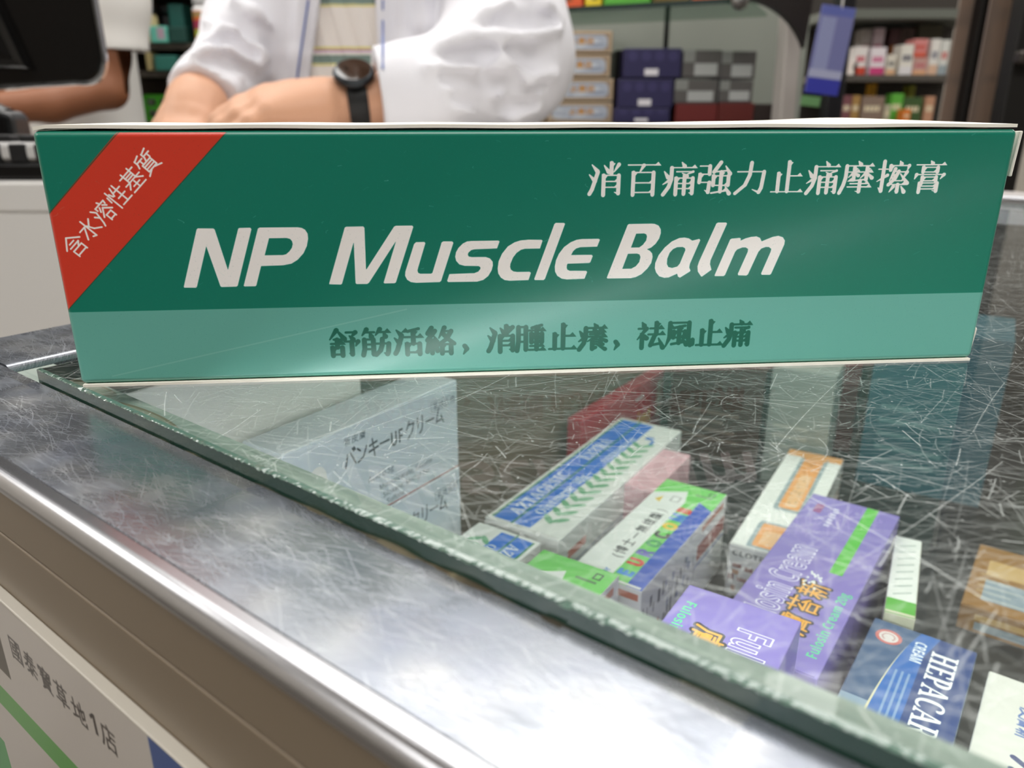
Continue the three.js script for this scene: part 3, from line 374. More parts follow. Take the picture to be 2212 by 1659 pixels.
const heLid = lidArt(400, 1400, (g, kx, ky) => {
  g.fillStyle = '#3f5a80'; g.fillRect(0, 0, 100, 100); g.fillStyle = '#8fa3b6'; g.beginPath(); g.moveTo(40, 100); g.lineTo(40, 72); g.lineTo(100, 70); g.lineTo(100, 100); g.fill();
  g.fillStyle = '#d6cfae'; g.beginPath(); g.moveTo(6, 58); g.quadraticCurveTo(30, 82, 100, 78); g.lineTo(100, 72); g.quadraticCurveTo(30, 74, 6, 56); g.fill();
  g.fillStyle = '#2a66b4'; g.beginPath(); g.moveTo(0, 0); g.lineTo(0, 52); g.quadraticCurveTo(18, 74, 60, 74); g.lineTo(100, 70); g.lineTo(100, 0); g.fill(); g.fillStyle = '#243f7c'; g.beginPath(); g.moveTo(0, 0); g.lineTo(0, 34); g.lineTo(12, 44); g.lineTo(100, 46); g.lineTo(100, 0); g.fill();
  put(g, kx, ky, 7, 38, (c, k) => { c.fillStyle = '#f4f6f4'; c.font = 'bold ' + 34 * k + 'px serif'; c.save(); c.scale(0.80, 1); c.fillText('HEPACAR', 0, 0); c.restore(); });
  put(g, kx, ky, 5, 55, (c, k) => { c.fillStyle = '#e8eef4'; c.font = 'bold ' + 15 * k + 'px sans-serif'; c.save(); c.scale(0.75, 1); c.fillText('CREAM', 0, 0); c.restore(); });
  g.fillStyle = '#7f9cc4'; for (let i = 0; i < 3; i++) g.fillRect(22, 49 + i * 6, 34 - i * 6, 2.4);
  put(g, kx, ky, 8, 80, (c, k) => { c.fillStyle = '#cc6a64'; c.beginPath(); c.arc(0, 0, 13 * k, 0, 7); c.fill(); c.fillStyle = '#ddd3d0'; c.beginPath(); c.arc(0, 0, 9.5 * k, 0, 7); c.fill(); c.strokeStyle = '#b98a86'; c.lineWidth = 1.5 * k; c.beginPath(); c.arc(0, 0, 6 * k, 0.5, 5.5); c.stroke(); });
  put(g, kx, ky, 44, 86, (c, k) => { c.fillStyle = '#34497c'; c.font = 'bold ' + 7 * k + 'px sans-serif'; c.fillText('Bruises and', 0, 0); c.fillText('General pain', 6 * k, 8 * k); });
});
carton('blue_cream_carton', 'navy blue cream carton with large white title by the glass edge', null, [0.1481, -0.1190, 1.1, 0.0980, 0.0276, SHELF, -0.0970, true], { top: art(heLid) }, paper(0x6c8098));
const wbLid = lidArt(400, 900, (g, kx, ky) => {
  g.fillStyle = '#dcdad2'; g.fillRect(0, 0, 100, 100);
  put(g, kx, ky, 12, 72, (c, k) => { c.fillStyle = '#3f63a8'; line(c, '皮膚新', 0, 0, 9 * k, 10 * k, 12, 13, false); });
  put(g, kx, ky, 33, 56, (c, k) => { c.fillStyle = '#22316c'; line(c, '疹皮膚', 0, 0, 24 * k, 28 * k, 14, 15, false); }); put(g, kx, ky, 30, 34, (c, k) => { c.fillStyle = '#5a6aa0'; line(c, '膏止', 0, 0, 14 * k, 17 * k, 12, 13, false); }); g.fillStyle = '#9cc4cc'; g.fillRect(60, 6, 34, 14);
});
carton('white_cream_carton', 'white cream carton with dark blue characters beside the navy one', null, [0.1880, -0.1190, 0.5, 0.0980, 0.0460, SHELF, -0.1010, true], { top: art(wbLid) }, whiteCard);
// the stack of grey white cartons standing near the counter end
const jpFace = canvasTexture(1024, 450, (g, w, h) => {
  g.fillStyle = '#ccd4d8'; g.fillRect(0, 0, w, h); g.fillStyle = '#262a30'; line(g, 'バンキー', 300, 96, 84, 66, 11, 12, false, false, 0.72); line(g, 'クリーム', 660, 96, 84, 66, 11, 12, false, false, 0.72); g.font = 'bold 92px sans-serif'; g.save(); g.translate(562, 178); g.scale(0.72, 1); g.fillText('UF', 0, 0); g.restore();
  g.font = 'bold 34px sans-serif'; g.fillStyle = '#5d666e'; line(g, '新皮膚', 304, 44, 34, 42, 10, 11, false); g.strokeStyle = '#7c868c'; g.lineWidth = 3; g.strokeRect(836, 60, 170, 46); line(g, '草地百消', 848, 66, 34, 40, 9, 10, false);
  g.fillStyle = '#c8604c'; g.font = '38px sans-serif'; g.fillText('[OTC-Cream]', 40, 300); g.fillStyle = '#3c4248'; g.font = '38px sans-serif'; g.fillText('Acid 0.5g', 420, 290); g.font = '34px sans-serif'; g.fillText('Monostearate, Silicone', 480, 350); g.fillText('Siloxane, Methyl Par', 500, 394); g.fillText('Sulfone', 520, 434); g.fillStyle = '#cf5a40'; g.fillRect(0, h - 8, w, 8);
  g.fillStyle = '#e9e7de'; g.beginPath(); g.ellipse(150, 190, 52, 80, 0.2, 0, 7); g.fill();
});
const greyCard = paper(0xccd4d8);
for (let i = 0; i < 3; i++) carton('sunscreen_carton', ['grey white carton with kana title on top of its stack', 'grey white carton in the middle of the kana carton stack', 'grey white carton at the foot of the kana carton stack'][i], 'stacked grey white kana cartons', [-0.0035 + i * 0.0004, -0.0866, 3.4, 0.0740, 0.0165, -0.0676 - i * 0.03214, -0.0356 - i * 0.03214], { right: art(jpFace) }, greyCard);
carton('plain_carton', 'tall plain white carton standing at the counter end behind the kana cartons', null, [-0.0205, -0.0560, 1.5, 0.0830, 0.0125, SHELF, -0.0150], {}, paper(0xdedcd4));
const redFace = canvasTexture(900, 380, (g, w, h) => { g.fillStyle = '#b3273a'; g.fillRect(0, 0, w, h); g.fillStyle = '#d9c04a'; g.font = 'bold 120px serif'; g.fillText('Joint', 470, 240); g.fillStyle = '#d8c8c8'; g.fillRect(560, 60, 90, 22); g.fillStyle = '#7c2250'; g.fillRect(120, 150, 60, 26); g.fillStyle = '#cdb09a'; g.fillRect(820, 40, 60, 200); });
carton('red_carton', 'red carton with yellow script behind the blue leaf carton', null, [-0.0225, -0.2800, 3, 0.0950, 0.0080, SHELF, -0.0905], { right: art(redFace) }, paper(0xb3273a));
carton('pink_carton', 'pale pink carton with a red edge stripe beside the blue leaf carton', null, [0.0302, -0.2235, 5.2, 0.0440, 0.0135, SHELF, -0.0985], {}, paper(0xe2b4bc));
// darker cartons further back
const back = [['teal', '#155462', [0.1120, -0.3650, 6, 0.05, 0.056, -0.048], 'dark teal carton standing at the back of the case'], ['maroon', '#7a1c28', [0.0560, -0.3950, 4, 0.05, 0.034, -0.040], 'maroon carton standing left of the dark teal one'], ['green', '#4d9a26', [0.1900, -0.4250, 2, 0.04, 0.07, -0.062], 'bright green carton with a red flower at the back of the case'],
  ['amber', '#96692a', [0.1640, -0.2600, 1, 0.052, 0.028, -0.1215], 'flat amber carton with a window lying beside the thin white carton'], ['brown', '#4a2a22', [0.0160, -0.3350, 5, 0.05, 0.05, -0.074], 'brown carton standing behind the red carton'], ['blue', '#2c4a86', [0.0000, -0.4150, 5, 0.06, 0.04, -0.062], 'dull blue carton at the back near the counter end'], ['grey', '#8d958e', [0.0600, -0.3250, 8, 0.03, 0.03, -0.070], 'grey green carton standing behind the orange panelled carton'], ['rust', '#7c4030', [0.2200, -0.3450, -6, 0.06, 0.03, -0.096], 'rust coloured carton beside the bright green one']];
for (const [kind, color, [x, z, yaw, L, W, top], label] of back) {
  const face = canvasTexture(256, 256, (g, w, h) => {
    g.fillStyle = color; g.fillRect(0, 0, w, h);
    if (kind === 'green') { g.fillStyle = '#c8403a'; for (let i = 0; i < 6; i++) { g.beginPath(); g.ellipse(70 + 14 * Math.cos(i), 60 + 14 * Math.sin(i), 12, 8, i, 0, 7); g.fill(); } g.fillStyle = '#8a5a3a'; g.fillRect(60, 180, 120, 30); }
    if (kind === 'amber') { g.fillStyle = '#8b9aa6'; g.fillRect(50, 140, 156, 80); g.fillStyle = '#c9a468'; g.fillRect(46, 60, 164, 60); }
    g.fillStyle = 'rgba(235,225,210,0.35)'; for (let i = 0; i < 5; i++) g.fillRect(30, 120 + i * 22, rr(60, 190), 7);
  });
  carton('boxed_remedy', label, null, [x, z, yaw, L, W, SHELF, top], { near: art(face), top: art(face), right: art(face) }, paper(new THREE.Color(color)));
}
// ---------------------------------------------------------------- staff counter and the till on it
{
  const t = thing('staff_counter', 'white laminate staff counter beyond the display counter end', 'counter', [0, 0, 0]);
  obj('body', bx(1.60, 0.932, 0.41, -0.68, -0.484, -0.758), std(0xe6e3df, 0.45), t);
  obj('top', rbx(1.60, 0.022, 0.41, 0.003, 3).translate(-0.68, -0.007, -0.758), std(0xe6e3df, 0.45), t);
}
const drawer = thing('cash_drawer', 'flat black cash drawer on the white staff counter', 'drawer', [-0.55, 0.004, -0.70]);
obj('body', rbx(0.52, 0.0125, 0.06, 0.002).translate(0, 0.00625, 0.105), M.blackMatt, drawer); obj('front_panel', rbx(0.50, 0.009, 0.004, 0.001).translate(0, 0.006, 0.135), M.black, drawer);
{
  const t = thing('till_keyboard', 'light grey till keyboard with black keys on the cash drawer', 'keyboard', [-0.50, 0.0165, -0.605]);
  obj('case', rbx(0.42, 0.013, 0.08, 0.004, 3).translate(0, 0.0065, 0), std(0xd6d4d2, 0.4), t);
  const key = rbx(0.0125, 0.006, 0.0125, 0.0015), km = std(0x1c1c1e, 0.5);
  for (let r = 0; r < 3; r++) for (let i = 0; i < 22; i++) { const k = obj('key', key, km, t); k.position.set(-0.19 + i * 0.018, r ? 0.0145 : 0.006, r ? 0.04 - r * 0.02 : 0.038); if (!r) k.rotation.x = Math.PI / 2; }
}
{
  const t = thing('barcode_scanner', 'black barcode scanner lying in front of the bare arm', 'scanner', [-0.425, 0.035, -0.64]);
  obj('handle', tube([new THREE.Vector3(-0.10, 0.012, 0), new THREE.Vector3(-0.04, 0.018, 0), new THREE.Vector3(0.01, 0.014, 0.004), new THREE.Vector3(0.034, 0.006, 0.01)], 0.012, 24, 14), std(0x2a2b2e, 0.35), t); obj('head', rbx(0.03, 0.026, 0.03, 0.008, 3).translate(0.030, 0.003, 0.01), std(0x222326, 0.3), t);
}
{
  const t = thing('till_monitor', 'glossy black till monitor seen from behind', 'monitor', [-0.289, 0.0655, -0.585], THREE.MathUtils.degToRad(20));
  const shellGeo = () => { const s = new THREE.Shape(), w = 0.40, h = 0.30, r = 0.018; s.moveTo(-w, 0.006); s.quadraticCurveTo(-w / 2, -0.008, -r, r * 0.35); s.quadraticCurveTo(0, 0.004, 0.0, r * 1.3); s.lineTo(-0.004, h); s.lineTo(-w, h); s.closePath(); return new THREE.ExtrudeGeometry(s, { depth: 0.012, bevelEnabled: true, bevelThickness: 0.006, bevelSize: 0.004, bevelSegments: 4, curveSegments: 16 }); };
  obj('shell', shellGeo().translate(0, 0, -0.012), phys(0x050506, 0.22, { clearcoat: 0.5 }), t);
  const hump = new THREE.Shape(); hump.moveTo(-0.36, 0.03); hump.lineTo(-0.055, 0.022); hump.lineTo(-0.13, 0.30); hump.lineTo(-0.36, 0.30); hump.closePath();
  obj('rear_cover', new THREE.ExtrudeGeometry(hump, { depth: 0.014, bevelEnabled: true, bevelThickness: 0.008, bevelSize: 0.012, bevelSegments: 3 }).translate(0, 0, 0.006), phys(0x060607, 0.25, { clearcoat: 0.4 }), t);
  obj('screen', bx(0.37, 0.26, 0.001, -0.20, 0.155, -0.0195), std(0x1a1c20, 0.1), t);
  obj('neck', mergeGeometries([bx(0.05, 0.20, 0.025, -0.21, 0.045, -0.22), bx(0.05, 0.03, 0.20, -0.21, 0.13, -0.12)]), M.blackMatt, t); obj('foot', rbx(0.18, 0.008, 0.10, 0.003).translate(-0.21, -0.0575, -0.22), M.blackMatt, t);
}

// ---------------------------------------------------------------- shelves behind the staff
function bgBox(name, label, group, u0, v0, u1, v1, d, deep, mats, category = 'carton', turn = 0, bottom) {
  const a = at(u0, v0, d), b = at(u1, v1, d), c = at(u0, v1, d), lo = bottom ?? b.y, w = Math.max(b.x - c.x, 0.004), h = Math.max(a.y - lo, 0.004);
  const o = obj(name, rbx(w, h, deep, Math.min(0.002, w / 6, h / 6), 1).translate(0, h / 2, -deep / 2), mats); o.position.set((b.x + c.x) / 2, lo, -d); o.rotation.y = turn;
  return tag(o, label, category, group);
}
const face = (w, h, draw) => { const m = std(0xffffff, 0.5, { map: canvasTexture(w, h, draw) }); return m; };
const six = (front, side) => [side, side, side, side, front, side];

// shelf unit behind the coat sleeve, d = 1.7
{
  const y0 = at(1250, 265, 1.7).y, t = thing('wall_shelf', 'shelf unit with a dark edged glass shelf behind the coat sleeve', 'shelf', [0, 0, 0]);
  obj('back_panel', bx(0.93, 0.95, 0.012, 0.255, 0.30, -2.05), std(0x8f938a, 0.4), t); obj('base_board', bx(0.95, 0.02, 0.40, 0.27, y0 - 0.01, -1.86), M.darkWood, t); obj('plinth', bx(0.93, y0 - 0.02 - FLOOR_Y, 0.36, 0.27, (y0 - 0.02 + FLOOR_Y) / 2, -1.86), M.darkWood, t);
  const p0 = at(1150, 26, 1.78), p1 = at(1620, -1, 1.60), len = p0.distanceTo(p1), ang = Math.atan2(-(p1.z - p0.z), p1.x - p0.x);
  const g = new THREE.Group(); g.name = 'glass_shelf'; g.position.set((p0.x + p1.x) / 2, (p0.y + p1.y) / 2, (p0.z + p1.z) / 2); g.rotation.y = ang; t.add(g);
  obj('shelf_edge', bx(len, 0.010, 0.006, 0, 0, 0), phys(0x0e2a22, 0.15, { clearcoat: 0.6 }), g); obj('shelf_pane', bx(len, 0.006, 0.26, 0, 0, -0.133), phys(0x9fc4b2, 0.08, { transmission: 0.85, thickness: 0 }), g);
  const q = at(1440, 60, 1.95); obj('post', bx(0.010, 0.70, 0.012, q.x, 0.36, -1.95), M.black, t);
  const b0 = at(1598, 12, 1.6), s = new THREE.Shape(); s.moveTo(0, 0); s.bezierCurveTo(0.03, -0.005, 0.080, -0.025, 0.105, -0.080); s.lineTo(0.112, 0.02); s.lineTo(0, 0.02); s.closePath();
  const br = obj('bracket', new THREE.ExtrudeGeometry(s, { depth: 0.02, bevelEnabled: false }), std(0x1b1311, 0.4), t); br.position.set(b0.x + 0.005, b0.y + 0.002, -1.56);
  const kn = obj('shelf_clip', new THREE.SphereGeometry(0.016, 16, 12), M.greyMetal, t), kp = at(1598, 2, 1.585); kn.position.copy(kp);
}
const cloudFace = face(320, 120, (g, w, h) => { g.fillStyle = '#a58a6c'; g.fillRect(0, 0, w, h); g.fillStyle = '#c9b596'; g.fillRect(6, 5, w - 12, h - 10); g.fillStyle = '#a08a74'; g.fillRect(12, 10, w - 24, h - 20); g.fillStyle = '#b4bcc8'; g.beginPath(); g.roundRect(24, 20, w - 48, h - 40, 30); g.fill(); for (let i = 0; i < 26; i++) { g.globalAlpha = 0.5; g.fillStyle = rnd() < 0.5 ? '#dfe3e4' : '#8b95aa'; g.beginPath(); g.ellipse(rr(40, w - 40), rr(34, h - 34), rr(10, 34), rr(4, 9), 0, 0, 7); g.fill(); } g.globalAlpha = 1; g.fillStyle = '#c4872c'; line(g, '止基店', 108, 36, 34, 42, 14, 16, false); });
const tanSide = std(0x9a8066, 0.6);
const cloudRows = [[1184, 67, 1322, 115], [1180, 118, 1318, 167], [1184, 170, 1324, 218], [1182, 221, 1322, 265]];
cloudRows.forEach(([u0, v0, u1, v1], i) => bgBox('medicine_box', 'tan box with a pale cloud panel, ' + ['topmost', 'second from the top', 'third from the top', 'lowest'][i] + ' of the tall stack', 'tan cloud panel boxes', u0, v0, u1, v1, 1.7, 0.16, six(cloudFace, tanSide), 'box'));
bgBox('medicine_box', 'tan box with a pale cloud panel half hidden under the coat elbow', 'tan cloud panel boxes', 1072, 216, 1178, 265, 1.72, 0.16, six(cloudFace, tanSide), 'box');
const navyFace = (dots) => face(320, 150, (g, w, h) => { g.fillStyle = '#2c2852'; g.fillRect(0, 0, w, h); g.fillStyle = '#3c3764'; for (let i = 0; i < dots; i++) { g.beginPath(); g.arc(50 + i * 74, 40, 26, 0, 7); g.fill(); } g.fillStyle = '#e9e6ea'; g.fillRect(118, 104, 76, 34); });
const navySide = std(0x262246, 0.5), nf = navyFace(4);
[[1346, 104, 1470, 168], [1334, 171, 1452, 233], [1326, 234, 1446, 265]].forEach(([u0, v0, u1, v1], i) => bgBox('navy_box', 'navy blue box with a price sticker, ' + ['topmost', 'middle one', 'lowest'][i] + ' of the navy stack', 'stacked navy boxes', u0, v0, u1, v1, 1.68, 0.15, six(nf, navySide), 'box'));
bgBox('dark_jar_box', 'small black box between the tan and the navy stacks', null, 1324, 108, 1344, 265, 1.74, 0.1, M.black, 'box');
const plastic = phys(0xa6a8a2, 0.16, { transmission: 0.35, thickness: 0 });
const plasticFace = face(200, 140, (g, w, h) => { g.fillStyle = '#5d5a58'; g.fillRect(0, 0, w, h); g.fillStyle = '#b4b6b4'; g.fillRect(60, 66, 120, 60); g.fillStyle = '#8a8c88'; g.fillRect(0, 0, 60, 60); g.fillStyle = '#403a3c'; g.fillRect(0, h - 10, w, 10); });
const filmSide = phys(0x77767a, 0.15, { clearcoat: 0.6 });
[[1474, 108, 1556, 169], [1556, 110, 1630, 172], [1456, 172, 1548, 224], [1552, 174, 1624, 222]].forEach(([u0, v0, u1, v1], i) => bgBox('film_wrapped_box', ['film wrapped grey box beside the top navy box', 'film wrapped grey box next to the white slanting panel', 'film wrapped grey box beside the middle navy box', 'film wrapped grey box above the second red box'][i], 'film wrapped grey boxes', u0, v0, u1, v1, 1.68, 0.14, six(plasticFace, filmSide), 'box'));
[[1458, 224, 1548, 265], [1550, 222, 1626, 265], [1626, 224, 1668, 265]].forEach(([u0, v0, u1, v1], i) => bgBox('red_box', ['dark red box under the film wrapped boxes', 'dull red box in the bottom row of the shelf', 'brown black box at the end of the bottom row'][i], null, u0, v0, u1, v1, 1.68, 0.14, std([0x6e2320, 0x64221c, 0x2a1d1a][i], 0.5), 'box'));
// boxes standing on the glass shelf
[[1170, 1262, '#d8572a', 'orange and yellow box on the glass shelf beside the coat'], [1263, 1302, '#e2c428', 'small yellow box on the glass shelf'], [1303, 1408, '#57a838', 'bright green box on the glass shelf'], [1410, 1492, '#6d5a26', 'olive brown box on the glass shelf'], [1496, 1574, '#e0673a', 'orange box at the end of the glass shelf']].forEach(([u0, u1, color, label]) => {
  const k = ((u0 + u1) / 2 - 1150) / 470, d = 1.79 + (1.61 - 1.79) * k, v1 = 26 - 27 * k - 5;
  const f = face(160, 160, (g, w, h) => { g.fillStyle = color; g.fillRect(0, 0, w, h); g.fillStyle = 'rgba(255,240,200,0.55)'; g.fillRect(16, 104, 70, 30); g.fillStyle = 'rgba(60,50,20,0.5)'; g.fillRect(70, 120, 50, 20); });
  bgBox('remedy_box', label, null, u0, v1 - 95, u1 - 3, v1, d + 0.012, 0.07, six(f, std(new THREE.Color(color), 0.5)), 'box', -0.38);
});
// slanting white panel, hanging blue card and the dark post beside it
{ const a = at(1712, 150, 1.60); const o = obj('curtain_panel', rbx(0.030, 1.25, 0.06, 0.004).rotateZ(0.03).translate(a.x, 0.20, -1.64), std(0xb9b2ac, 0.6)); tag(o, 'tall off-white panel between the film wrapped boxes and the blue card', 'panel'); }
{ const c = face(160, 320, (g, w, h) => { g.fillStyle = '#7d80b4'; g.fillRect(0, 0, w, h); g.fillStyle = '#9aa0ca'; g.fillRect(10, 40, 70, 200); g.fillStyle = '#b5b9d6'; g.fillRect(0, 230, w, 30); g.fillStyle = '#3a3fae'; g.fillRect(0, 262, w, 58); g.fillStyle = '#6670b8'; g.fillRect(0, 0, w, 34); });
  const t = thing('hanging_card', 'blue violet printed card hanging beside the far shelf', 'card', at(1772, 200, 1.42).toArray(), 0.15);
  obj('sheet', rbx(0.062, 0.138, 0.002, 0.0004).rotateZ(-0.10).translate(0.008, 0.066, 0), six(c, std(0x7d80b4, 0.5)), t); obj('green_foot', rbx(0.035, 0.016, 0.002, 0.0004).rotateZ(-0.1).translate(-0.016, -0.014, 0.0), std(0x6d9c66, 0.5), t); obj('cord', bx(0.002, 0.9, 0.002, 0.02, 0.58, 0), M.white, t); }
{ const a = at(1815, 150, 1.6); const o = obj('steel_post', rbx(0.030, CEILING_Y - FLOOR_Y, 0.04, 0.003).translate(a.x, (CEILING_Y + FLOOR_Y) / 2, -1.62), std(0x17161c, 0.4)); tag(o, 'thin dark post beside the blue violet card', 'post'); }

// far product shelf, d = 3.0
{
  const y1 = at(1940, 162, 3).y, y2 = at(1940, 268, 3).y, x0 = at(1800, 200, 3).x, x1 = at(2110, 200, 3).x, cx = (x0 + x1) / 2, w = x1 - x0 + 0.1, t = thing('product_shelf', 'far shelf crowded with pink and white products', 'shelf', [0, 0, 0]);
  obj('shelf_board', bx(w, 0.022, 0.34, cx, y1 - 0.011, -3.15), std(0x55504a, 0.5), t); obj('shelf_board', bx(w, 0.022, 0.34, cx, y2 - 0.011, -3.15), std(0x55504a, 0.5), t); obj('back_panel', bx(w, 1.9, 0.02, cx, FLOOR_Y + 0.95, -3.34), std(0x3a342f, 0.6), t); obj('cabinet', bx(w, y2 - 0.022 - FLOOR_Y, 0.32, cx, (y2 - 0.022 + FLOOR_Y) / 2, -3.16), M.darkWood, t);
  obj('shelf_board', bx(w, 0.03, 0.34, cx, at(1940, 44, 3).y + 0.02, -3.15), std(0x6a6e66, 0.5), t);
  const mk = (a, b, c) => face(96, 128, (g, W, h) => { g.fillStyle = a; g.fillRect(0, 0, W, h); g.fillStyle = b; g.fillRect(0, h * 0.72, W, h * 0.28); g.fillStyle = c; for (let i = 0; i < 4; i++) g.fillRect(14 + i * 17, h * 0.34, 13, 26); });
  const rows = [
    [1838, 132, 1850, 162, '#e8dcd4', '#e9e2da', '#444'], [1842, 100, 1868, 162, '#e6dfdc', '#c9432e', '#c83a52'], [1876, 102, 1908, 162, '#e9dfe4', '#cc3f7c', '#c8407c'], [1860, 62, 1880, 99, '#b8b0ac', '#a84438', '#b04a58'], [1884, 60, 1908, 101, '#e2cdd6', '#d45a78', '#cf5a8a'], [1912, 118, 1932, 162, '#ddd6c8', '#e0b48c', '#555'], [1918, 62, 1938, 117, '#5a3a3e', '#a8603a', '#c87a2a'],
    [1940, 96, 1968, 162, '#e9e4da', '#e6e2e4', '#4a4a5c'], [1970, 84, 2000, 124, '#d88a86', '#d8604a', '#c84a3a'], [1970, 125, 2000, 162, '#c89a92', '#e0ac84', '#b85a64'], [2002, 84, 2022, 162, '#e6e2dc', '#dcb69a', '#7a7a88'], [2024, 86, 2042, 162, '#dcdcd6', '#9aa6ac', '#c8605a'], [1942, 60, 1974, 95, '#4c3834', '#3c2c2c', '#5a4440'], [1982, 52, 2034, 83, '#4e4a38', '#5a5642', '#7a4a44'],
  ];
  const kinds = ['narrow white packet', 'white box with a red foot', 'white box with a magenta foot', 'grey white box with a rust foot', 'pale pink box with a rose foot', 'short cream packet', 'dark brown bottle box', 'tall white box with two dark marks', 'salmon box', 'dusty pink packet', 'white box with a tan foot', 'white box with a grey foot', 'dark brown carton', 'wide olive carton'];
  rows.forEach(([u0, v0, u1, v1, a, b, c], i) => bgBox('shop_product', kinds[i] + ' on the upper board of the far shelf', null, u0, v0, u1, v1, 3.0 + (v1 < 118 ? 0.12 : 0), 0.07, six(mk(a, b, c), std(new THREE.Color(a), 0.6)), 'product', 0, v1 < 118 ? y1 : undefined));
  bgBox('blue_banner', 'small bright blue and white banner above the pink products', null, 1882, 68, 1992, 84, 3.25, 0.01, six(face(256, 48, (g, W, h) => { g.fillStyle = '#5f9be0'; g.fillRect(0, 0, W, h); g.fillStyle = '#f2f2ea'; for (const x of [0, 66, 118, 176]) g.fillRect(x, 4, 34, 40); }), std(0x5f9be0, 0.5)), 'banner', 0, at(1940, 162, 3).y);
  const low = [[1796, 205, 1814, '#b58a5a', 'tan packet'], [1815, 206, 1834, '#7a4a50', 'maroon packet'], [1835, 206, 1852, '#a8834a', 'ochre packet'], [1856, 208, 1904, '#8a7668', 'grey brown tray box'], [1906, 226, 1920, '#b8b49a', 'cream jar'], [1918, 202, 1944, '#5cae3c', 'bright green carton'], [1946, 210, 1986, '#3d5a2c', 'dark green carton'], [1948, 236, 1964, '#dd7a28', 'small orange packet'], [1992, 208, 2012, '#c09072', 'pinkish tan packet'], [1872, 180, 1884, '#e6a81e', 'tall yellow packet'], [1952, 184, 1966, '#a8a838', 'yellow green packet']];
  low.forEach(([u0, v0, u1, c, n], i) => bgBox('shop_product', n + ' on the lower board of the far shelf', null, u0, v0, u1, 266, 3.0 - (n.startsWith('small') ? 0.06 : 0) + (i > 8 ? 0.09 : 0), 0.05, six(mk(c, c, '#e6d8b8'), std(new THREE.Color(c), 0.6)), 'product', 0, y2));
}
// glass door frame with dark posts on the right
{
  const t = thing('glass_door_frame', 'black framed glass partition in front of the far shelf', 'partition', [0, 0, 0]), p = at(2106, 120, 1.25), q = at(2196, 120, 1.15);
  const hh = CEILING_Y - FLOOR_Y, yc = (CEILING_Y + FLOOR_Y) / 2;
  obj('post', rbx(0.021, hh, 0.03, 0.002).translate(p.x, yc, p.z), M.black, t); obj('post', rbx(0.040, hh, 0.03, 0.002).translate(q.x + 0.008, yc, q.z), std(0x141210, 0.5), t);
  const pane = (u0, u1, d) => { const a = at(u0, 120, d), b = at(u1, 120, d); obj('pane', bx(b.x - a.x, hh, 0.004, (a.x + b.x) / 2, yc, -d), phys(0xb5a294, 0.28, { transmission: 0.62, thickness: 0 }), t); };
  pane(2054, 2094, 1.26); pane(2118, 2170, 1.2);
  obj('pull_handle', rbx(0.032, 0.018, 0.02, 0.005, 3).translate(q.x + 0.002, at(2190, 124, 1.12).y, q.z + 0.025), std(0x4a4440, 0.3, { metalness: 0.6 }), t);
}
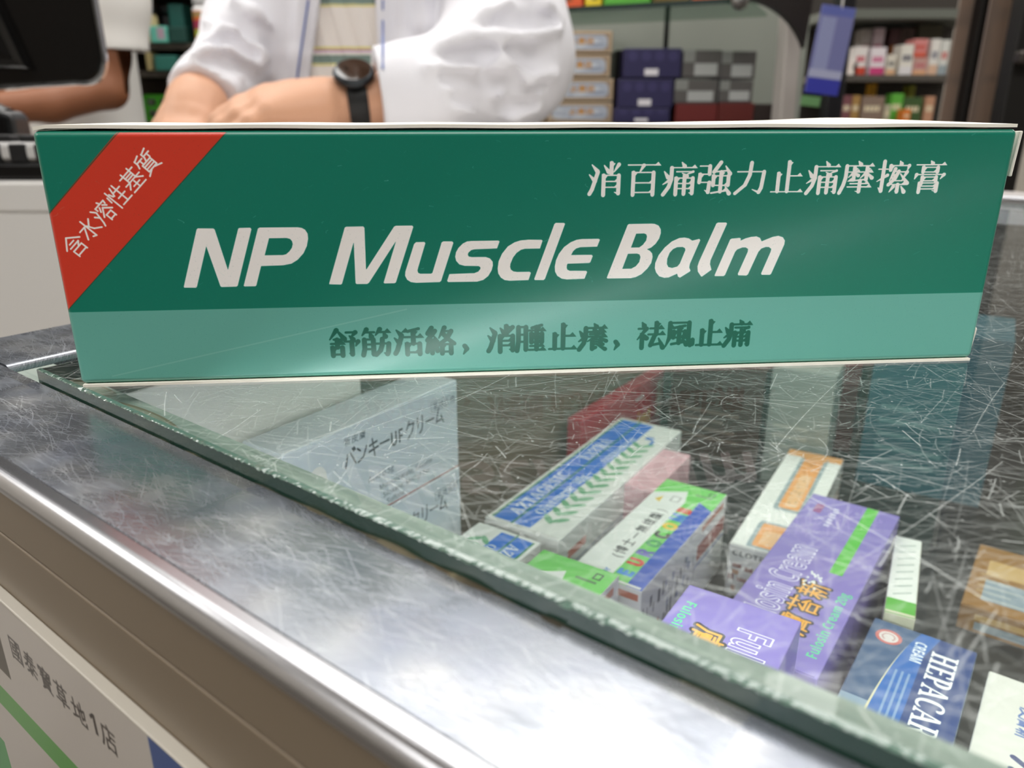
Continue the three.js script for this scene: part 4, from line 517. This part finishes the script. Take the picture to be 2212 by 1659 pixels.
// shelf behind the T-shirt sleeve, d = 1.95
{
  const D = 1.95, t = thing('side_shelf', 'dark shelf of toiletries behind the T-shirt sleeve', 'shelf', [0, 0, 0]), xa = at(285, 120, D).x, xb = at(560, 120, D).x, w = xb - xa, cx = (xa + xb) / 2;
  obj('back_panel', bx(w + 0.6, 1.9, 0.02, cx, FLOOR_Y + 0.95, -D - 0.22), std(0x3a332d, 0.6), t); for (const v of [92, 152, 262]) obj('shelf_board', bx(w + 0.1, 0.014, 0.20, cx, at(400, v, D).y - 0.007, -D - 0.11), std(0x4a443c, 0.5), t);
  obj('upright', bx(0.02, 1.6, 0.2, at(296, 200, D).x - 0.02, FLOOR_Y + 0.8, -D - 0.11), std(0x5b5048, 0.5), t); obj('shelf_board', bx(w + 0.1, 0.014, 0.20, cx, at(400, -30, D).y, -D - 0.11), std(0x4a443c, 0.5), t); obj('cabinet', bx(w + 0.1, at(400, 262, D).y - 0.014 - FLOOR_Y, 0.2, cx, (at(400, 262, D).y - 0.014 + FLOOR_Y) / 2, -D - 0.11), M.darkWood, t);
  const ya = at(400, 92, D).y, yb = at(400, 152, D).y, yc = at(400, 262, D).y;
  const tin = (name, label, u0, u1, v0, d, base, color, lidColor) => { const a = at(u0, v0, d), b = at(u1, v0, d), r = (b.x - a.x) / 2, h = a.y - base, g = thing(name, label, name.includes('bottle') ? 'bottle' : 'jar', [(a.x + b.x) / 2, base, -d - r]); obj('body', new THREE.LatheGeometry([[0, 0], [r * 0.94, 0], [r, r * 0.1], [r, h * 0.72], [r * 0.6, h * 0.8], [0, h * 0.8]].map(([x, y]) => new THREE.Vector2(x, y)), 24), std(color, 0.4), g); obj('cap', new THREE.LatheGeometry([[0, h * 0.8], [r * 0.85, h * 0.8], [r * 0.85, h * 0.98], [r * 0.75, h], [0, h]].map(([x, y]) => new THREE.Vector2(x, y)), 24), std(lidColor, 0.4), g); return g; };
  tin('cream_jar', 'tall cream coloured jar with a black lid beside the T-shirt sleeve', 302, 330, 12, D + 0.02, ya, 0xcbb98a, 0x1c1c20); tin('cream_jar', 'black jar next to the cream coloured jar', 332, 366, 14, D + 0.06, ya, 0x15171c, 0x101014);
  { const b = tin('vitamin_bottle', 'white capped bottle with an orange and pink label beside the coat', 405, 441, -12, D, ya, 0xf0eeee, 0xf4f4f6); const r = (at(441, 0, D).x - at(405, 0, D).x) / 2; const lt = canvasTexture(256, 128, (g, w, h) => { g.fillStyle = '#d8722a'; g.fillRect(0, 0, w, h); g.fillStyle = '#b03a58'; g.fillRect(0, 40, w, 40); g.fillStyle = '#c83a9a'; for (let i = 0; i < 4; i++) g.fillRect(i * 64 + 6, 56, 20, 36); g.fillStyle = '#b8c832'; for (let i = 0; i < 4; i++) { g.beginPath(); g.arc(i * 64 + 44, 96, 18, 0, 7); g.fill(); } g.fillStyle = '#a09060'; g.fillRect(0, 6, w, 18); }); obj('label', new THREE.CylinderGeometry(r * 1.02, r * 1.02, 0.062, 24, 1, true).translate(0, 0.036, 0), std(0xffffff, 0.5, { map: lt }), b); }
  bgBox('toiletry_box', 'dark teal box beside the orange labelled bottle', null, 372, 8, 404, 92, D + 0.03, 0.06, std(0x1c5a52, 0.5), 'box', 0, ya); bgBox('toiletry_box', 'small light teal box at the front of the upper shelf', null, 326, 56, 364, 92, D - 0.0, 0.05, six(face(96, 96, (g, w, h) => { g.fillStyle = '#6cc4b0'; g.fillRect(0, 0, w, h); g.fillStyle = '#b9a0b0'; g.fillRect(40, 10, 40, 66); }), std(0x4aa896, 0.5)), 'box', 0, ya); bgBox('toiletry_box', 'deep green box beside the light teal box', null, 366, 58, 404, 92, D - 0.0, 0.05, std(0x14443c, 0.5), 'box', 0, ya);
  bgBox('toiletry_box', 'flat teal box on the middle shelf', null, 336, 120, 384, 152, D, 0.06, std(0x2f7468, 0.5), 'box', 0, yb); bgBox('toiletry_box', 'flat dark box behind the flat teal box', null, 388, 122, 424, 152, D, 0.06, std(0x22403c, 0.5), 'box', 0, yb); bgBox('toiletry_box', 'thin cream box standing on the middle shelf', null, 318, 112, 328, 152, D, 0.05, std(0xb0a070, 0.5), 'box', 0, yb);
  // green crate with square openings
  const g = thing('green_crate', 'bright green plastic crate with square openings on the lowest shelf', 'crate', [at(350, 262, D).x, yc, -D - 0.03]), cw = at(400, 220, D).x - at(306, 220, D).x, ch = at(350, 204, D).y - yc, gm = std(0x3f9a22, 0.45);
  for (let i = 0; i < 3; i++) obj('rail', bx(cw, 0.010, 0.006, 0, 0.005 + i * (ch - 0.010) / 2, 0), gm, g); for (let i = 0; i < 4; i++) obj('stile', bx(0.010, ch, 0.006, -cw / 2 + 0.005 + i * (cw - 0.010) / 3, ch / 2, 0.0005), gm, g); obj('tray', bx(cw, 0.004, 0.12, 0, 0.002, -0.063), gm, g); obj('rear_wall', bx(cw, ch, 0.004, 0, ch / 2, -0.125), gm, g);
  bgBox('tub', 'white tub inside the green crate', null, 318, 214, 336, 262, D + 0.06, 0.04, std(0xd0d0cc, 0.4), 'tub', 0, yc + 0.004); bgBox('tub', 'grey tub inside the green crate', null, 344, 212, 366, 262, D + 0.06, 0.04, std(0x9a9a98, 0.4), 'tub', 0, yc + 0.004); bgBox('toiletry_box', 'small coral box on the lowest shelf above the crate', null, 306, 176, 318, 262, D + 0.16, 0.03, std(0xc0604a, 0.5), 'box', 0, yc + 0.0);
}
// low device beyond the rear of the display counter on the right
{
  const t = thing('receipt_printer', 'low grey receipt printer behind the green carton end', 'printer', inCase(0.26, 0, -0.60), CASE.turn);
  obj('stand', bx(0.40, 0.93, 0.17, 0, -0.475, 0), std(0xb8b2b0, 0.5), t); obj('case', rbx(0.26, 0.016, 0.12, 0.004, 2).translate(0, -0.001, 0.01), std(0x8c8484, 0.35), t); obj('paper_slot', bx(0.20, 0.004, 0.012, 0, 0.008, 0.05), M.black, t); obj('cover', rbx(0.22, 0.008, 0.07, 0.003).translate(0, 0.010, -0.01), std(0xb7aaa8, 0.3), t);
}
// ---------------------------------------------------------------- people: distance fields meshed with marching cubes
const V = (x, y, z) => new THREE.Vector3(x, y, z);
function field(fn, lo, hi, res) {
  const mc = new MarchingCubes(res, M.white, false, false, 420000), n = res, half = n / 2, s = hi.clone().sub(lo);
  for (let k = 0; k < n; k++) for (let j = 0; j < n; j++) for (let i = 0; i < n; i++) mc.field[i + j * n + k * n * n] = -fn(lo.x + s.x * i / n, lo.y + s.y * j / n, lo.z + s.z * k / n);
  mc.isolation = 0; mc.update();
  const p = new Float32Array(mc.count * 3);
  for (let i = 0; i < mc.count; i++) { p[i * 3] = lo.x + s.x * (mc.positionArray[i * 3] + 1) / 2; p[i * 3 + 1] = lo.y + s.y * (mc.positionArray[i * 3 + 1] + 1) / 2; p[i * 3 + 2] = lo.z + s.z * (mc.positionArray[i * 3 + 2] + 1) / 2; }
  let g = new THREE.BufferGeometry(); g.setAttribute('position', new THREE.BufferAttribute(p, 3)); g = mergeVertices(g, 1e-5); g.computeVertexNormals(); return g;
}
function bone(a, ra, b, rb) {                           // tapered capsule
  const dx = b.x - a.x, dy = b.y - a.y, dz = b.z - a.z, L = dx * dx + dy * dy + dz * dz || 1e-9;
  return (x, y, z) => { const px = x - a.x, py = y - a.y, pz = z - a.z; let t = (px * dx + py * dy + pz * dz) / L; t = t < 0 ? 0 : t > 1 ? 1 : t; return Math.hypot(px - dx * t, py - dy * t, pz - dz * t) - (ra + (rb - ra) * t); };
}
const smin = (a, b, k) => { const h = Math.max(k - Math.abs(a - b), 0) / k; return Math.min(a, b) - h * h * k / 4; };
function join(list, k) { return (x, y, z) => { let d = 1e3; for (const f of list) { const e = f(x, y, z); d = e - d > k ? d : d - e > k ? e : smin(d, e, k); } return d; }; }
const chain = (pts) => pts.slice(1).map((q, i) => bone(pts[i][0], pts[i][1], q[0], q[1]));
const eye = V(0, CAM_Y, 0);
function surface(fn, u, v, from, lift = 0) {            // where a measured line of sight first meets a field
  const dir = at(u, v, 1).sub(eye).normalize(), p = eye.clone().addScaledVector(dir, from);
  for (let i = 0; i < 90; i++) { const d = fn(p.x, p.y, p.z) - lift; if (d < 0.0005) break; p.addScaledVector(dir, d * 0.8); if (p.z < -2.5) break; }
  return p;
}
// cloth: base field plus folds that run along it, given by the points they pass through
function folds(base, list, from) { return list.flatMap(([r, lift, pts]) => { const q = pts.map(([u, v]) => surface(base, u, v, from, lift)).filter((p) => p.z > -2); return q.slice(1).map((b, i) => bone(q[i], r * (i ? 1 : 0.6), b, r * (i + 2 === q.length ? 0.6 : 1))); }); }
const ellipse = (cx, cz, a, b, y0, y1) => (x, y, z) => { const k = (Math.hypot((x - cx) / a, (z - cz) / b) - 1) * Math.min(a, b), h = Math.max(y0 - y, y - y1); return h > 0 ? Math.hypot(Math.max(k, 0), h) : k; };

{
  const person = thing('person', 'person in an open white coat and striped shirt, hands folded on the staff counter', 'person', [0, 0, 0]);
  const CXP = -0.205, CZP = -1.145, shoulderR = at(1075, -235, 1.13), shoulderL = at(648, -240, 1.17), elbowR = at(1096, 128, 1.01), elbowL = at(546, 66, 1.07), wristR = at(862, 212, 0.895), wristL = at(446, 190, 0.945);
  const skin = phys(0xd9a484, 0.5, { sheen: 0.2, sheenColor: new THREE.Color(0xffd8c0), sheenRoughness: 0.5 }), cloth = phys(0xe9e8ee, 0.7, { sheen: 0.3, sheenColor: new THREE.Color(0xffffff), sheenRoughness: 0.6 });
  // sleeves
  const cut = (fn, p, dir, inner, ri) => (x, y, z) => Math.max(fn(x, y, z), (x - p.x) * dir.x + (y - p.y) * dir.y + (z - p.z) * dir.z, -Math.max(inner(x, y, z)));
  const dirR = at(700, 224, 0.875).sub(wristR).normalize(), dirL = at(392, 262, 0.885).sub(elbowL).normalize();
  const cuffR = at(818, 214, 0.887), cuffL = at(424, 212, 0.932);
  const baseR = join(chain([[shoulderR, 0.082], [elbowR, 0.070], [wristR, 0.043], [at(790, 216, 0.885), 0.040]]), 0.05), baseL = join(chain([[shoulderL, 0.072], [elbowL, 0.054], [wristL, 0.0305], [at(404, 240, 0.91), 0.0305]]), 0.03);
  const ridgesR = folds(baseR, [[0.006, 0.005, [[1100, 4], [1050, 30], [1008, 57], [951, 106]]], [0.006, 0.005, [[950, 96], [1020, 84], [1075, 79], [1150, 76], [1208, 62]]], [0.006, 0.0045, [[925, 146], [1025, 150], [1086, 142], [1078, 96]]], [0.0065, 0.004, [[1092, 120], [1142, 174], [1200, 160]]], [0.006, 0.0045, [[966, 190], [1075, 214], [1170, 200]]], [0.006, 0.004, [[974, 231], [1108, 247], [1160, 236]]], [0.006, 0.004, [[1130, -30], [1180, 14], [1212, 44]]]], 0.6);
  const ridgesL = folds(baseL, [[0.006, 0.005, [[445, 46], [508, 70], [560, 112], [584, 126]]], [0.005, 0.004, [[446, 88], [475, 62]]], [0.006, 0.005, [[420, 118], [450, 112], [492, 114], [562, 140]]], [0.0055, 0.004, [[430, 143], [521, 166]]], [0.006, 0.005, [[505, 2], [550, 28], [580, 52]]], [0.005, 0.003, [[440, 170], [500, 192], [550, 196]]]], 0.6);
  const groovesR = folds(baseR, [[0.011, 0.004, [[1080, 50], [1140, 44], [1190, 40]]], [0.010, 0.005, [[970, 120], [1040, 116], [1064, 108]]], [0.012, 0.005, [[1104, 112], [1150, 122], [1195, 108]]], [0.012, 0.005, [[965, 168], [1060, 182], [1110, 170]]], [0.011, 0.005, [[1110, 196], [1180, 184]]], [0.009, 0.005, [[985, 212], [1090, 234], [1150, 224]]]], 0.6);
  const groovesL = folds(baseL, [[0.011, 0.005, [[480, 36], [530, 58], [566, 90]]], [0.009, 0.005, [[464, 96], [500, 88], [550, 116]]], [0.009, 0.005, [[446, 132], [490, 130], [546, 156]]], [0.009, 0.005, [[566, 60], [592, 100], [600, 150]]]], 0.6);
  const carve = (f, list) => { const g = join(list, 0.01); return (x, y, z) => -smin(-f(x, y, z), g(x, y, z), 0.010); };
  const sleeveR = cut(carve(join([baseR, ...ridgesR, bone(at(905, 208, 0.90), 0.0465, at(790, 216, 0.885), 0.0425)], 0.014), groovesR), cuffR, dirR, join(chain([[wristR, 0.0375], [at(780, 218, 0.883), 0.0365]]), 0.01)), sleeveL = cut(carve(join([baseL, ...ridgesL], 0.014), groovesL), cuffL, dirL, join(chain([[wristL, 0.0265], [at(398, 250, 0.90), 0.0270]]), 0.01));
  // coat body with its opening
  const e0 = at(690, 0, 1.03), e1 = at(660, 207, 1.03), er = at(816, 100, 1.03).x, edgeL = (y) => e0.x + (e1.x - e0.x) * (e0.y - y) / (e0.y - e1.y);
  const trunk = join([ellipse(CXP, CZP, 0.182, 0.118, -0.52, 0.40), bone(shoulderL, 0.07, V(CXP, 0.46, CZP), 0.06), bone(shoulderR, 0.07, V(CXP, 0.46, CZP), 0.06)], 0.06);
  const bodyFolds = folds(trunk, [[0.009, 0.0, [[600, -30], [606, 90], [612, 240]]], [0.006, 0.001, [[650, -20], [644, 120], [638, 250]]], [0.010, 0.0, [[905, -20], [918, 60], [934, 134]]], [0.008, 0.0, [[868, -20], [872, 100], [862, 160]]], [0.007, 0.001, [[828, -20], [828, 130]]], [0.012, 0.0, [[985, -30], [975, 40], [950, 90]]]], 0.6);
  const coatBody = join([trunk, ...bodyFolds], 0.016);
  const coat = (x, y, z) => { const open = Math.max(edgeL(y) - x, x - er, -1.115 - z); return smin(Math.max(coatBody(x, y, z), -open, -(ellipse(CXP, CZP, 0.172, 0.108, -0.6, 0.5)(x, y, z))), Math.min(sleeveR(x, y, z), sleeveL(x, y, z)), 0.014); };
  obj('lab_coat', field(coat, V(-0.46, -0.10, -1.30), V(0.12, 0.56, -0.82), 172), cloth, person);
  obj('coat_skirt', field((x, y, z) => { const open = Math.max(edgeL(0) - x, x - er, -1.115 - z), k = ellipse(CXP, CZP, 0.185 + 0.06 * (-y - 0.1), 0.12 + 0.05 * (-y - 0.1), -0.62, -0.06)(x, y, z); return Math.max(k, -open, -(k + 0.016)); }, V(-0.48, -0.66, -1.36), V(0.08, -0.04, -0.94), 70), cloth, person);
  obj('coat_collar', field(join([bone(shoulderL, 0.072, V(CXP - 0.06, 0.47, CZP), 0.05), bone(shoulderR, 0.072, V(CXP + 0.06, 0.47, CZP), 0.05), bone(V(CXP - 0.06, 0.46, CZP), 0.055, V(CXP + 0.06, 0.46, CZP), 0.055)], 0.05), V(-0.52, 0.26, -1.32), V(0.12, 0.58, -0.98), 60), cloth, person);
  const pipe = std(0x5a6fae, 0.6), rim = (pts) => new THREE.TubeGeometry(new THREE.CatmullRomCurve3(pts), 30, 0.0013, 6, false);
  obj('piping', rim([0, 60, 120, 180, 240].map((v) => { const p = surface(coat, 688 - 0.145 * v - 22, v, 0.7, 0.0004); return p; })), pipe, person); obj('piping', rim([0, 50, 100, 150].map((v) => surface(coat, 827, v, 0.7, 0.0004))), pipe, person);
  // striped shirt with pleats
  const shirtY = (v) => at(740, v, 1.045).y, yTop = shirtY(-260), yLow = -0.35;
  const shirtArt = canvasTexture(64, 2048, (g, w, h) => {
    const Y = (v) => (yTop - shirtY(v)) / (yTop - yLow) * h, band = (a, b, c) => { g.fillStyle = c; g.fillRect(0, Y(a), w, Y(b) - Y(a)); };
    g.fillStyle = '#f0e9e2'; g.fillRect(0, 0, w, h);
    for (const o of [-254, -127, 0, 127, 254, 381]) { band(-8 + o, 10 + o, '#7d9189'); band(11 + o, 15 + o, '#e2d774'); band(-19 + o, -15 + o, '#b277b0'); band(-25 + o, -20 + o, '#e2d774'); }
  });
  const shirt = field(join([(x, y, z) => ellipse(CXP, CZP, 0.170, 0.106, -0.45, 0.40)(x, y, z) + 0.0016 * Math.sin((x + 0.25 * y) * 260) + 0.0007 * Math.sin(x * 610 + y * 150), bone(shoulderL, 0.058, V(CXP, 0.45, CZP), 0.05), bone(shoulderR, 0.058, V(CXP, 0.45, CZP), 0.05)], 0.04), V(-0.42, -0.48, -1.27), V(0.02, 0.54, -1.03), 120);
  { const p = shirt.attributes.position, uv = new Float32Array(p.count * 2); for (let i = 0; i < p.count; i++) { uv[i * 2] = p.getX(i) * 5; uv[i * 2 + 1] = (p.getY(i) - yLow) / (yTop - yLow); } shirt.setAttribute('uv', new THREE.BufferAttribute(uv, 2)); }
  obj('striped_shirt', shirt, std(0xffffff, 0.8, { map: shirtArt }), person);
  // body: trunk, legs, head, arms, and the two hands on finer grids
  const head = V(CXP, 0.645, CZP + 0.03);
  const headField = join([(x, y, z) => (Math.hypot((x - head.x) / 0.074, (y - head.y) / 0.108, (z - head.z) / 0.09) - 1) * 0.074, bone(V(head.x, head.y - 0.06, head.z + 0.04), 0.045, V(head.x, head.y - 0.085, head.z + 0.055), 0.028), bone(V(head.x, head.y + 0.01, head.z + 0.088), 0.008, V(head.x, head.y - 0.025, head.z + 0.102), 0.012), bone(V(head.x - 0.02, head.y - 0.055, head.z + 0.082), 0.008, V(head.x + 0.02, head.y - 0.055, head.z + 0.082), 0.008), ...[-1, 1].flatMap((s) => [bone(V(head.x + s * 0.073, head.y + 0.02, head.z - 0.005), 0.012, V(head.x + s * 0.072, head.y - 0.025, head.z - 0.0), 0.010), bone(V(head.x + s * 0.030, head.y + 0.032, head.z + 0.080), 0.010, V(head.x + s * 0.045, head.y + 0.030, head.z + 0.070), 0.009)]), bone(V(head.x, head.y - 0.06, head.z - 0.02), 0.052, V(CXP, 0.44, CZP - 0.01), 0.058)], 0.02);
  const frame = join([ellipse(CXP, CZP, 0.15, 0.082, -0.10, 0.38), bone(shoulderL, 0.05, V(CXP, 0.43, CZP), 0.06), bone(shoulderR, 0.05, V(CXP, 0.43, CZP), 0.06), ...[-1, 1].flatMap((s) => chain([[V(CXP + s * 0.09, -0.10, CZP), 0.085], [V(CXP + s * 0.10, -0.48, CZP + 0.01), 0.055], [V(CXP + s * 0.10, -0.88, CZP), 0.038], [V(CXP + s * 0.11, -0.915, CZP + 0.12), 0.032]]))], 0.05);
  const armR = join(chain([[shoulderR, 0.045], [elbowR, 0.038], [at(880, 212, 0.897), 0.030], [at(752, 224, 0.885), 0.0265]]), 0.02), armL = join(chain([[shoulderL, 0.045], [elbowL, 0.040], [wristL, 0.0255], [at(418, 226, 0.918), 0.0245]]), 0.02);
  const fingersB = [[[572, 208, 0.868], [520, 226, 0.846], [482, 249, 0.836], [462, 270, 0.832]], [[556, 216, 0.852], [508, 238, 0.831], [470, 262, 0.823], [452, 284, 0.820]], [[558, 229, 0.838], [514, 252, 0.819], [480, 276, 0.812], [464, 296, 0.810]], [[572, 244, 0.826], [538, 264, 0.812], [512, 284, 0.806], [500, 300, 0.804]]];
  const handB = join([...chain([[at(760, 223, 0.886), 0.0265], [at(700, 226, 0.876), 0.024], [at(640, 220, 0.866), 0.021]]), bone(at(690, 222, 0.878), 0.017, at(584, 207, 0.868), 0.0125), bone(at(690, 228, 0.868), 0.018, at(568, 216, 0.852), 0.0125), bone(at(690, 236, 0.862), 0.018, at(570, 229, 0.838), 0.012), bone(at(690, 246, 0.860), 0.017, at(584, 244, 0.828), 0.011)], 0.014);
  const handFieldB = join([handB, ...fingersB.map((f, i) => join(chain(f.map((p, k) => [at(...p), [0.0102, 0.0094, 0.0084, 0.0072][k] * (i === 3 ? 0.86 : 1)])), 0.004)), join(chain([[at(706, 250, 0.872), 0.015], [at(650, 262, 0.852), 0.011], [at(606, 274, 0.842), 0.0095], [at(580, 280, 0.838), 0.008]]), 0.006)], 0.006);
  const fingersA = [0, 1, 2, 3].map((i) => { const u = 372 + i * 23, s = [0, 4, 2, -6][i]; return [[u, 258 - s, 0.880 - i * 0.002], [u - 14, 284, 0.852], [u - 18, 306, 0.838], [u - 20, 322, 0.832]]; });
  const handFieldA = join([join([...chain([[wristL, 0.0255], [at(420, 222, 0.918), 0.0255], [at(412, 240, 0.900), 0.025]]), bone(at(424, 226, 0.914), 0.022, at(380, 256, 0.884), 0.0125), bone(at(430, 228, 0.910), 0.022, at(402, 254, 0.882), 0.0125), bone(at(440, 230, 0.908), 0.020, at(424, 256, 0.880), 0.0125), bone(at(446, 234, 0.908), 0.018, at(442, 262, 0.878), 0.011)], 0.016), ...fingersA.map((f, i) => join(chain(f.map((p, k) => [at(...p), [0.0105, 0.0095, 0.0085, 0.0072][k] * (i === 3 ? 0.86 : 1)])), 0.004)), join(chain([[at(398, 232, 0.908), 0.014], [at(366, 254, 0.890), 0.011], [at(350, 274, 0.876), 0.0095], [at(342, 290, 0.868), 0.008]]), 0.006)], 0.007);
  const geos = [field(frame, V(-0.46, -0.96, -1.32), V(0.05, 0.52, -0.94), 110), field(headField, V(CXP - 0.12, 0.40, CZP - 0.12), V(CXP + 0.12, 0.78, CZP + 0.16), 80), field(armR, V(-0.26, -0.02, -1.22), V(0.08, 0.48, -0.84), 80), field(armL, V(-0.50, -0.02, -1.26), V(-0.26, 0.48, -0.86), 80), field(handFieldB, V(-0.345, 0.00, -0.94), V(-0.155, 0.11, -0.785), 100), field(handFieldA, V(-0.44, 0.00, -0.99), V(-0.295, 0.125, -0.80), 90)];
  obj('body', mergeGeometries(geos), skin, person);
  const hairF = (x, y, z) => { const k = (Math.hypot((x - head.x) / 0.085, (y - head.y - 0.015) / 0.112, (z - head.z + 0.012) / 0.100) - 1) * 0.085; return Math.max(k, -(z - head.z - 0.045) * -1 - Math.max(0, (y - head.y - 0.05)) * 0.9, head.y - 0.055 - y); };
  obj('hair', field(hairF, V(CXP - 0.13, 0.52, CZP - 0.13), V(CXP + 0.13, 0.80, CZP + 0.16), 64), std(0x14100e, 0.45), person);
  for (const s of [-1, 1]) obj('eye', new THREE.SphereGeometry(0.010, 14, 10).translate(head.x + s * 0.031, head.y + 0.014, head.z + 0.074), std(0x241a16, 0.2), person);
  obj('trousers', field(join([ellipse(CXP, CZP, 0.165, 0.10, -0.30, -0.02), ...[-1, 1].flatMap((s) => chain([[V(CXP + s * 0.09, -0.16, CZP), 0.095], [V(CXP + s * 0.10, -0.50, CZP + 0.01), 0.07], [V(CXP + s * 0.10, -0.86, CZP), 0.058]]))], 0.03), V(-0.46, -0.94, -1.30), V(0.05, 0.02, -0.98), 70), std(0x2a2c34, 0.8), person);
  // wristwatch
  const w = new THREE.Group(); w.name = 'wristwatch'; w.userData.label = 'black round smartwatch on a black strap'; person.add(w);
  const axis = at(700, 226, 0.878).sub(at(860, 212, 0.896)).normalize(), wc = at(771, 217, 0.887); w.position.copy(wc);
  const up = V(0, 0.78, 0.62).normalize(), zx = V().crossVectors ? new THREE.Vector3().crossVectors(axis, up).normalize() : up; const up2 = new THREE.Vector3().crossVectors(zx, axis).normalize();
  w.quaternion.setFromRotationMatrix(new THREE.Matrix4().makeBasis(axis, up2, zx));
  obj('strap', new THREE.LatheGeometry([[0.0275, -0.0105], [0.0305, -0.0105], [0.0312, 0], [0.0305, 0.0105], [0.0275, 0.0105]].map(([r, y]) => new THREE.Vector2(r, y)), 40).rotateZ(Math.PI / 2), std(0x0d0d0e, 0.5), w);
  obj('case', new THREE.LatheGeometry([[0, 0], [0.019, 0], [0.0215, 0.002], [0.0218, 0.006], [0.0205, 0.0085], [0.0185, 0.0092], [0, 0.0092]].map(([r, y]) => new THREE.Vector2(r, y)), 40).translate(0, 0.0285, 0), std(0x3a3d40, 0.22, { metalness: 0.9 }), w);
  obj('dial', new THREE.CylinderGeometry(0.0180, 0.0180, 0.0006, 40).translate(0, 0.0380, 0), phys(0x0c0b09, 0.05, { clearcoat: 1, clearcoatRoughness: 0.03 }), w);
}
{
  const person = thing('person', 'person in a white T-shirt with a bare arm bent behind the black monitor', 'person', [0, 0, 0]);
  const skin = phys(0x8a5638, 0.5, {}), tee = std(0xe4e1dc, 0.85), sh = at(236, -150, 1.60), el = at(236, 196, 1.56), wr = at(-60, 236, 1.47), C = at(150, 100, 1.74), far = at(60, -150, 1.85);
  const sleeveC = at(258, 108, 1.585);
  const sleeve = (x, y, z) => Math.max(join(chain([[sh, 0.068], [at(250, 0, 1.59), 0.054], [at(262, 150, 1.58), 0.050]]), 0.03)(x, y, z), sleeveC.y - y - (x - sleeveC.x) * 0.1, -(join(chain([[at(254, 60, 1.585), 0.044], [at(262, 160, 1.58), 0.046]]), 0.02)(x, y, z)));
  const torso = join([ellipse(C.x, C.z, 0.115, 0.16, -0.40, sh.y - 0.04), bone(sh, 0.07, V(C.x, sh.y + 0.05, C.z), 0.07), bone(far, 0.07, V(C.x, sh.y + 0.05, C.z), 0.07)], 0.06);
  obj('t_shirt', field((x, y, z) => smin(torso(x, y, z), sleeve(x, y, z), 0.02), V(-1.35, -0.44, -1.98), V(-0.66, sh.y + 0.16, -1.46), 120), tee, person);
  obj('sleeve_hem', new THREE.TorusGeometry(0.0492, 0.0016, 8, 40).rotateX(Math.PI / 2).translate(0, 0, 0).rotateZ(0.08).translate(sleeveC.x + 0.001, sleeveC.y + 0.018, sleeveC.z), tee, person);
  const head = V(C.x - 0.03, sh.y + 0.27, C.z);
  const frame = join([bone(V(C.x, sh.y - 0.1, C.z), 0.06, V(C.x, sh.y + 0.1, C.z), 0.055), bone(V(C.x, sh.y + 0.08, C.z), 0.05, head, 0.05), (x, y, z) => (Math.hypot((x - head.x) / 0.088, (y - head.y) / 0.108, (z - head.z) / 0.076) - 1) * 0.076, bone(V(head.x - 0.088, head.y, head.z), 0.008, V(head.x - 0.1, head.y - 0.03, head.z), 0.012), ...[-1, 1].flatMap((s) => chain([[V(C.x, -0.05, C.z + s * 0.08), 0.08], [V(C.x - 0.01, -0.48, C.z + s * 0.09), 0.055], [V(C.x, -0.88, C.z + s * 0.09), 0.038], [V(C.x - 0.12, -0.915, C.z + s * 0.1), 0.032]]))], 0.04);
  const palm = at(-150, 240, 1.44), arm = join([...chain([[sh, 0.045], [at(240, 110, 1.575), 0.036], [el, 0.031], [at(110, 226, 1.52), 0.031], [wr, 0.025], [palm, 0.028]]), ...[0, 1, 2, 3].map((i) => bone(at(-165, 228 + i * 9, 1.44 - i * 0.008), 0.010, at(-235, 236 + i * 9, 1.42 - i * 0.008), 0.008)), bone(palm, 0.014, at(-190, 262, 1.41), 0.009)], 0.014);
  const arm2 = join([...chain([[far, 0.045], [at(30, 190, 1.92), 0.036], [at(-150, 240, 1.75), 0.026], [at(-190, 244, 1.72), 0.026]]), ...[0, 1, 2, 3].map((i) => bone(at(-195, 236 + i * 8, 1.71 - i * 0.01), 0.010, at(-250, 242 + i * 8, 1.68 - i * 0.01), 0.008))], 0.014);
  obj('body', mergeGeometries([field(frame, V(C.x - 0.22, -0.96, C.z - 0.22), V(C.x + 0.14, head.y + 0.14, C.z + 0.22), 100), field(arm, V(-1.32, -0.03, -1.70), V(-0.72, sh.y + 0.06, -1.36), 120), field(arm2, V(-1.5, -0.03, -2.0), V(-0.95, far.y + 0.07, -1.6), 80)]), skin, person);
  obj('hair', new THREE.SphereGeometry(0.1, 24, 16, 0, 6.3, 0, 1.7).scale(0.95, 1.08, 0.86).translate(head.x + 0.012, head.y + 0.012, head.z), std(0x120e0c, 0.5), person);
  obj('trousers', field(join([ellipse(C.x, C.z, 0.11, 0.15, -0.42, -0.06), ...[-1, 1].flatMap((s) => chain([[V(C.x, -0.20, C.z + s * 0.08), 0.09], [V(C.x - 0.01, -0.50, C.z + s * 0.09), 0.07], [V(C.x, -0.86, C.z + s * 0.09), 0.06]]))], 0.03), V(C.x - 0.2, -0.94, C.z - 0.26), V(C.x + 0.2, 0.0, C.z + 0.26), 60), std(0x30323a, 0.8), person);
}
renderer.render(scene, camera);
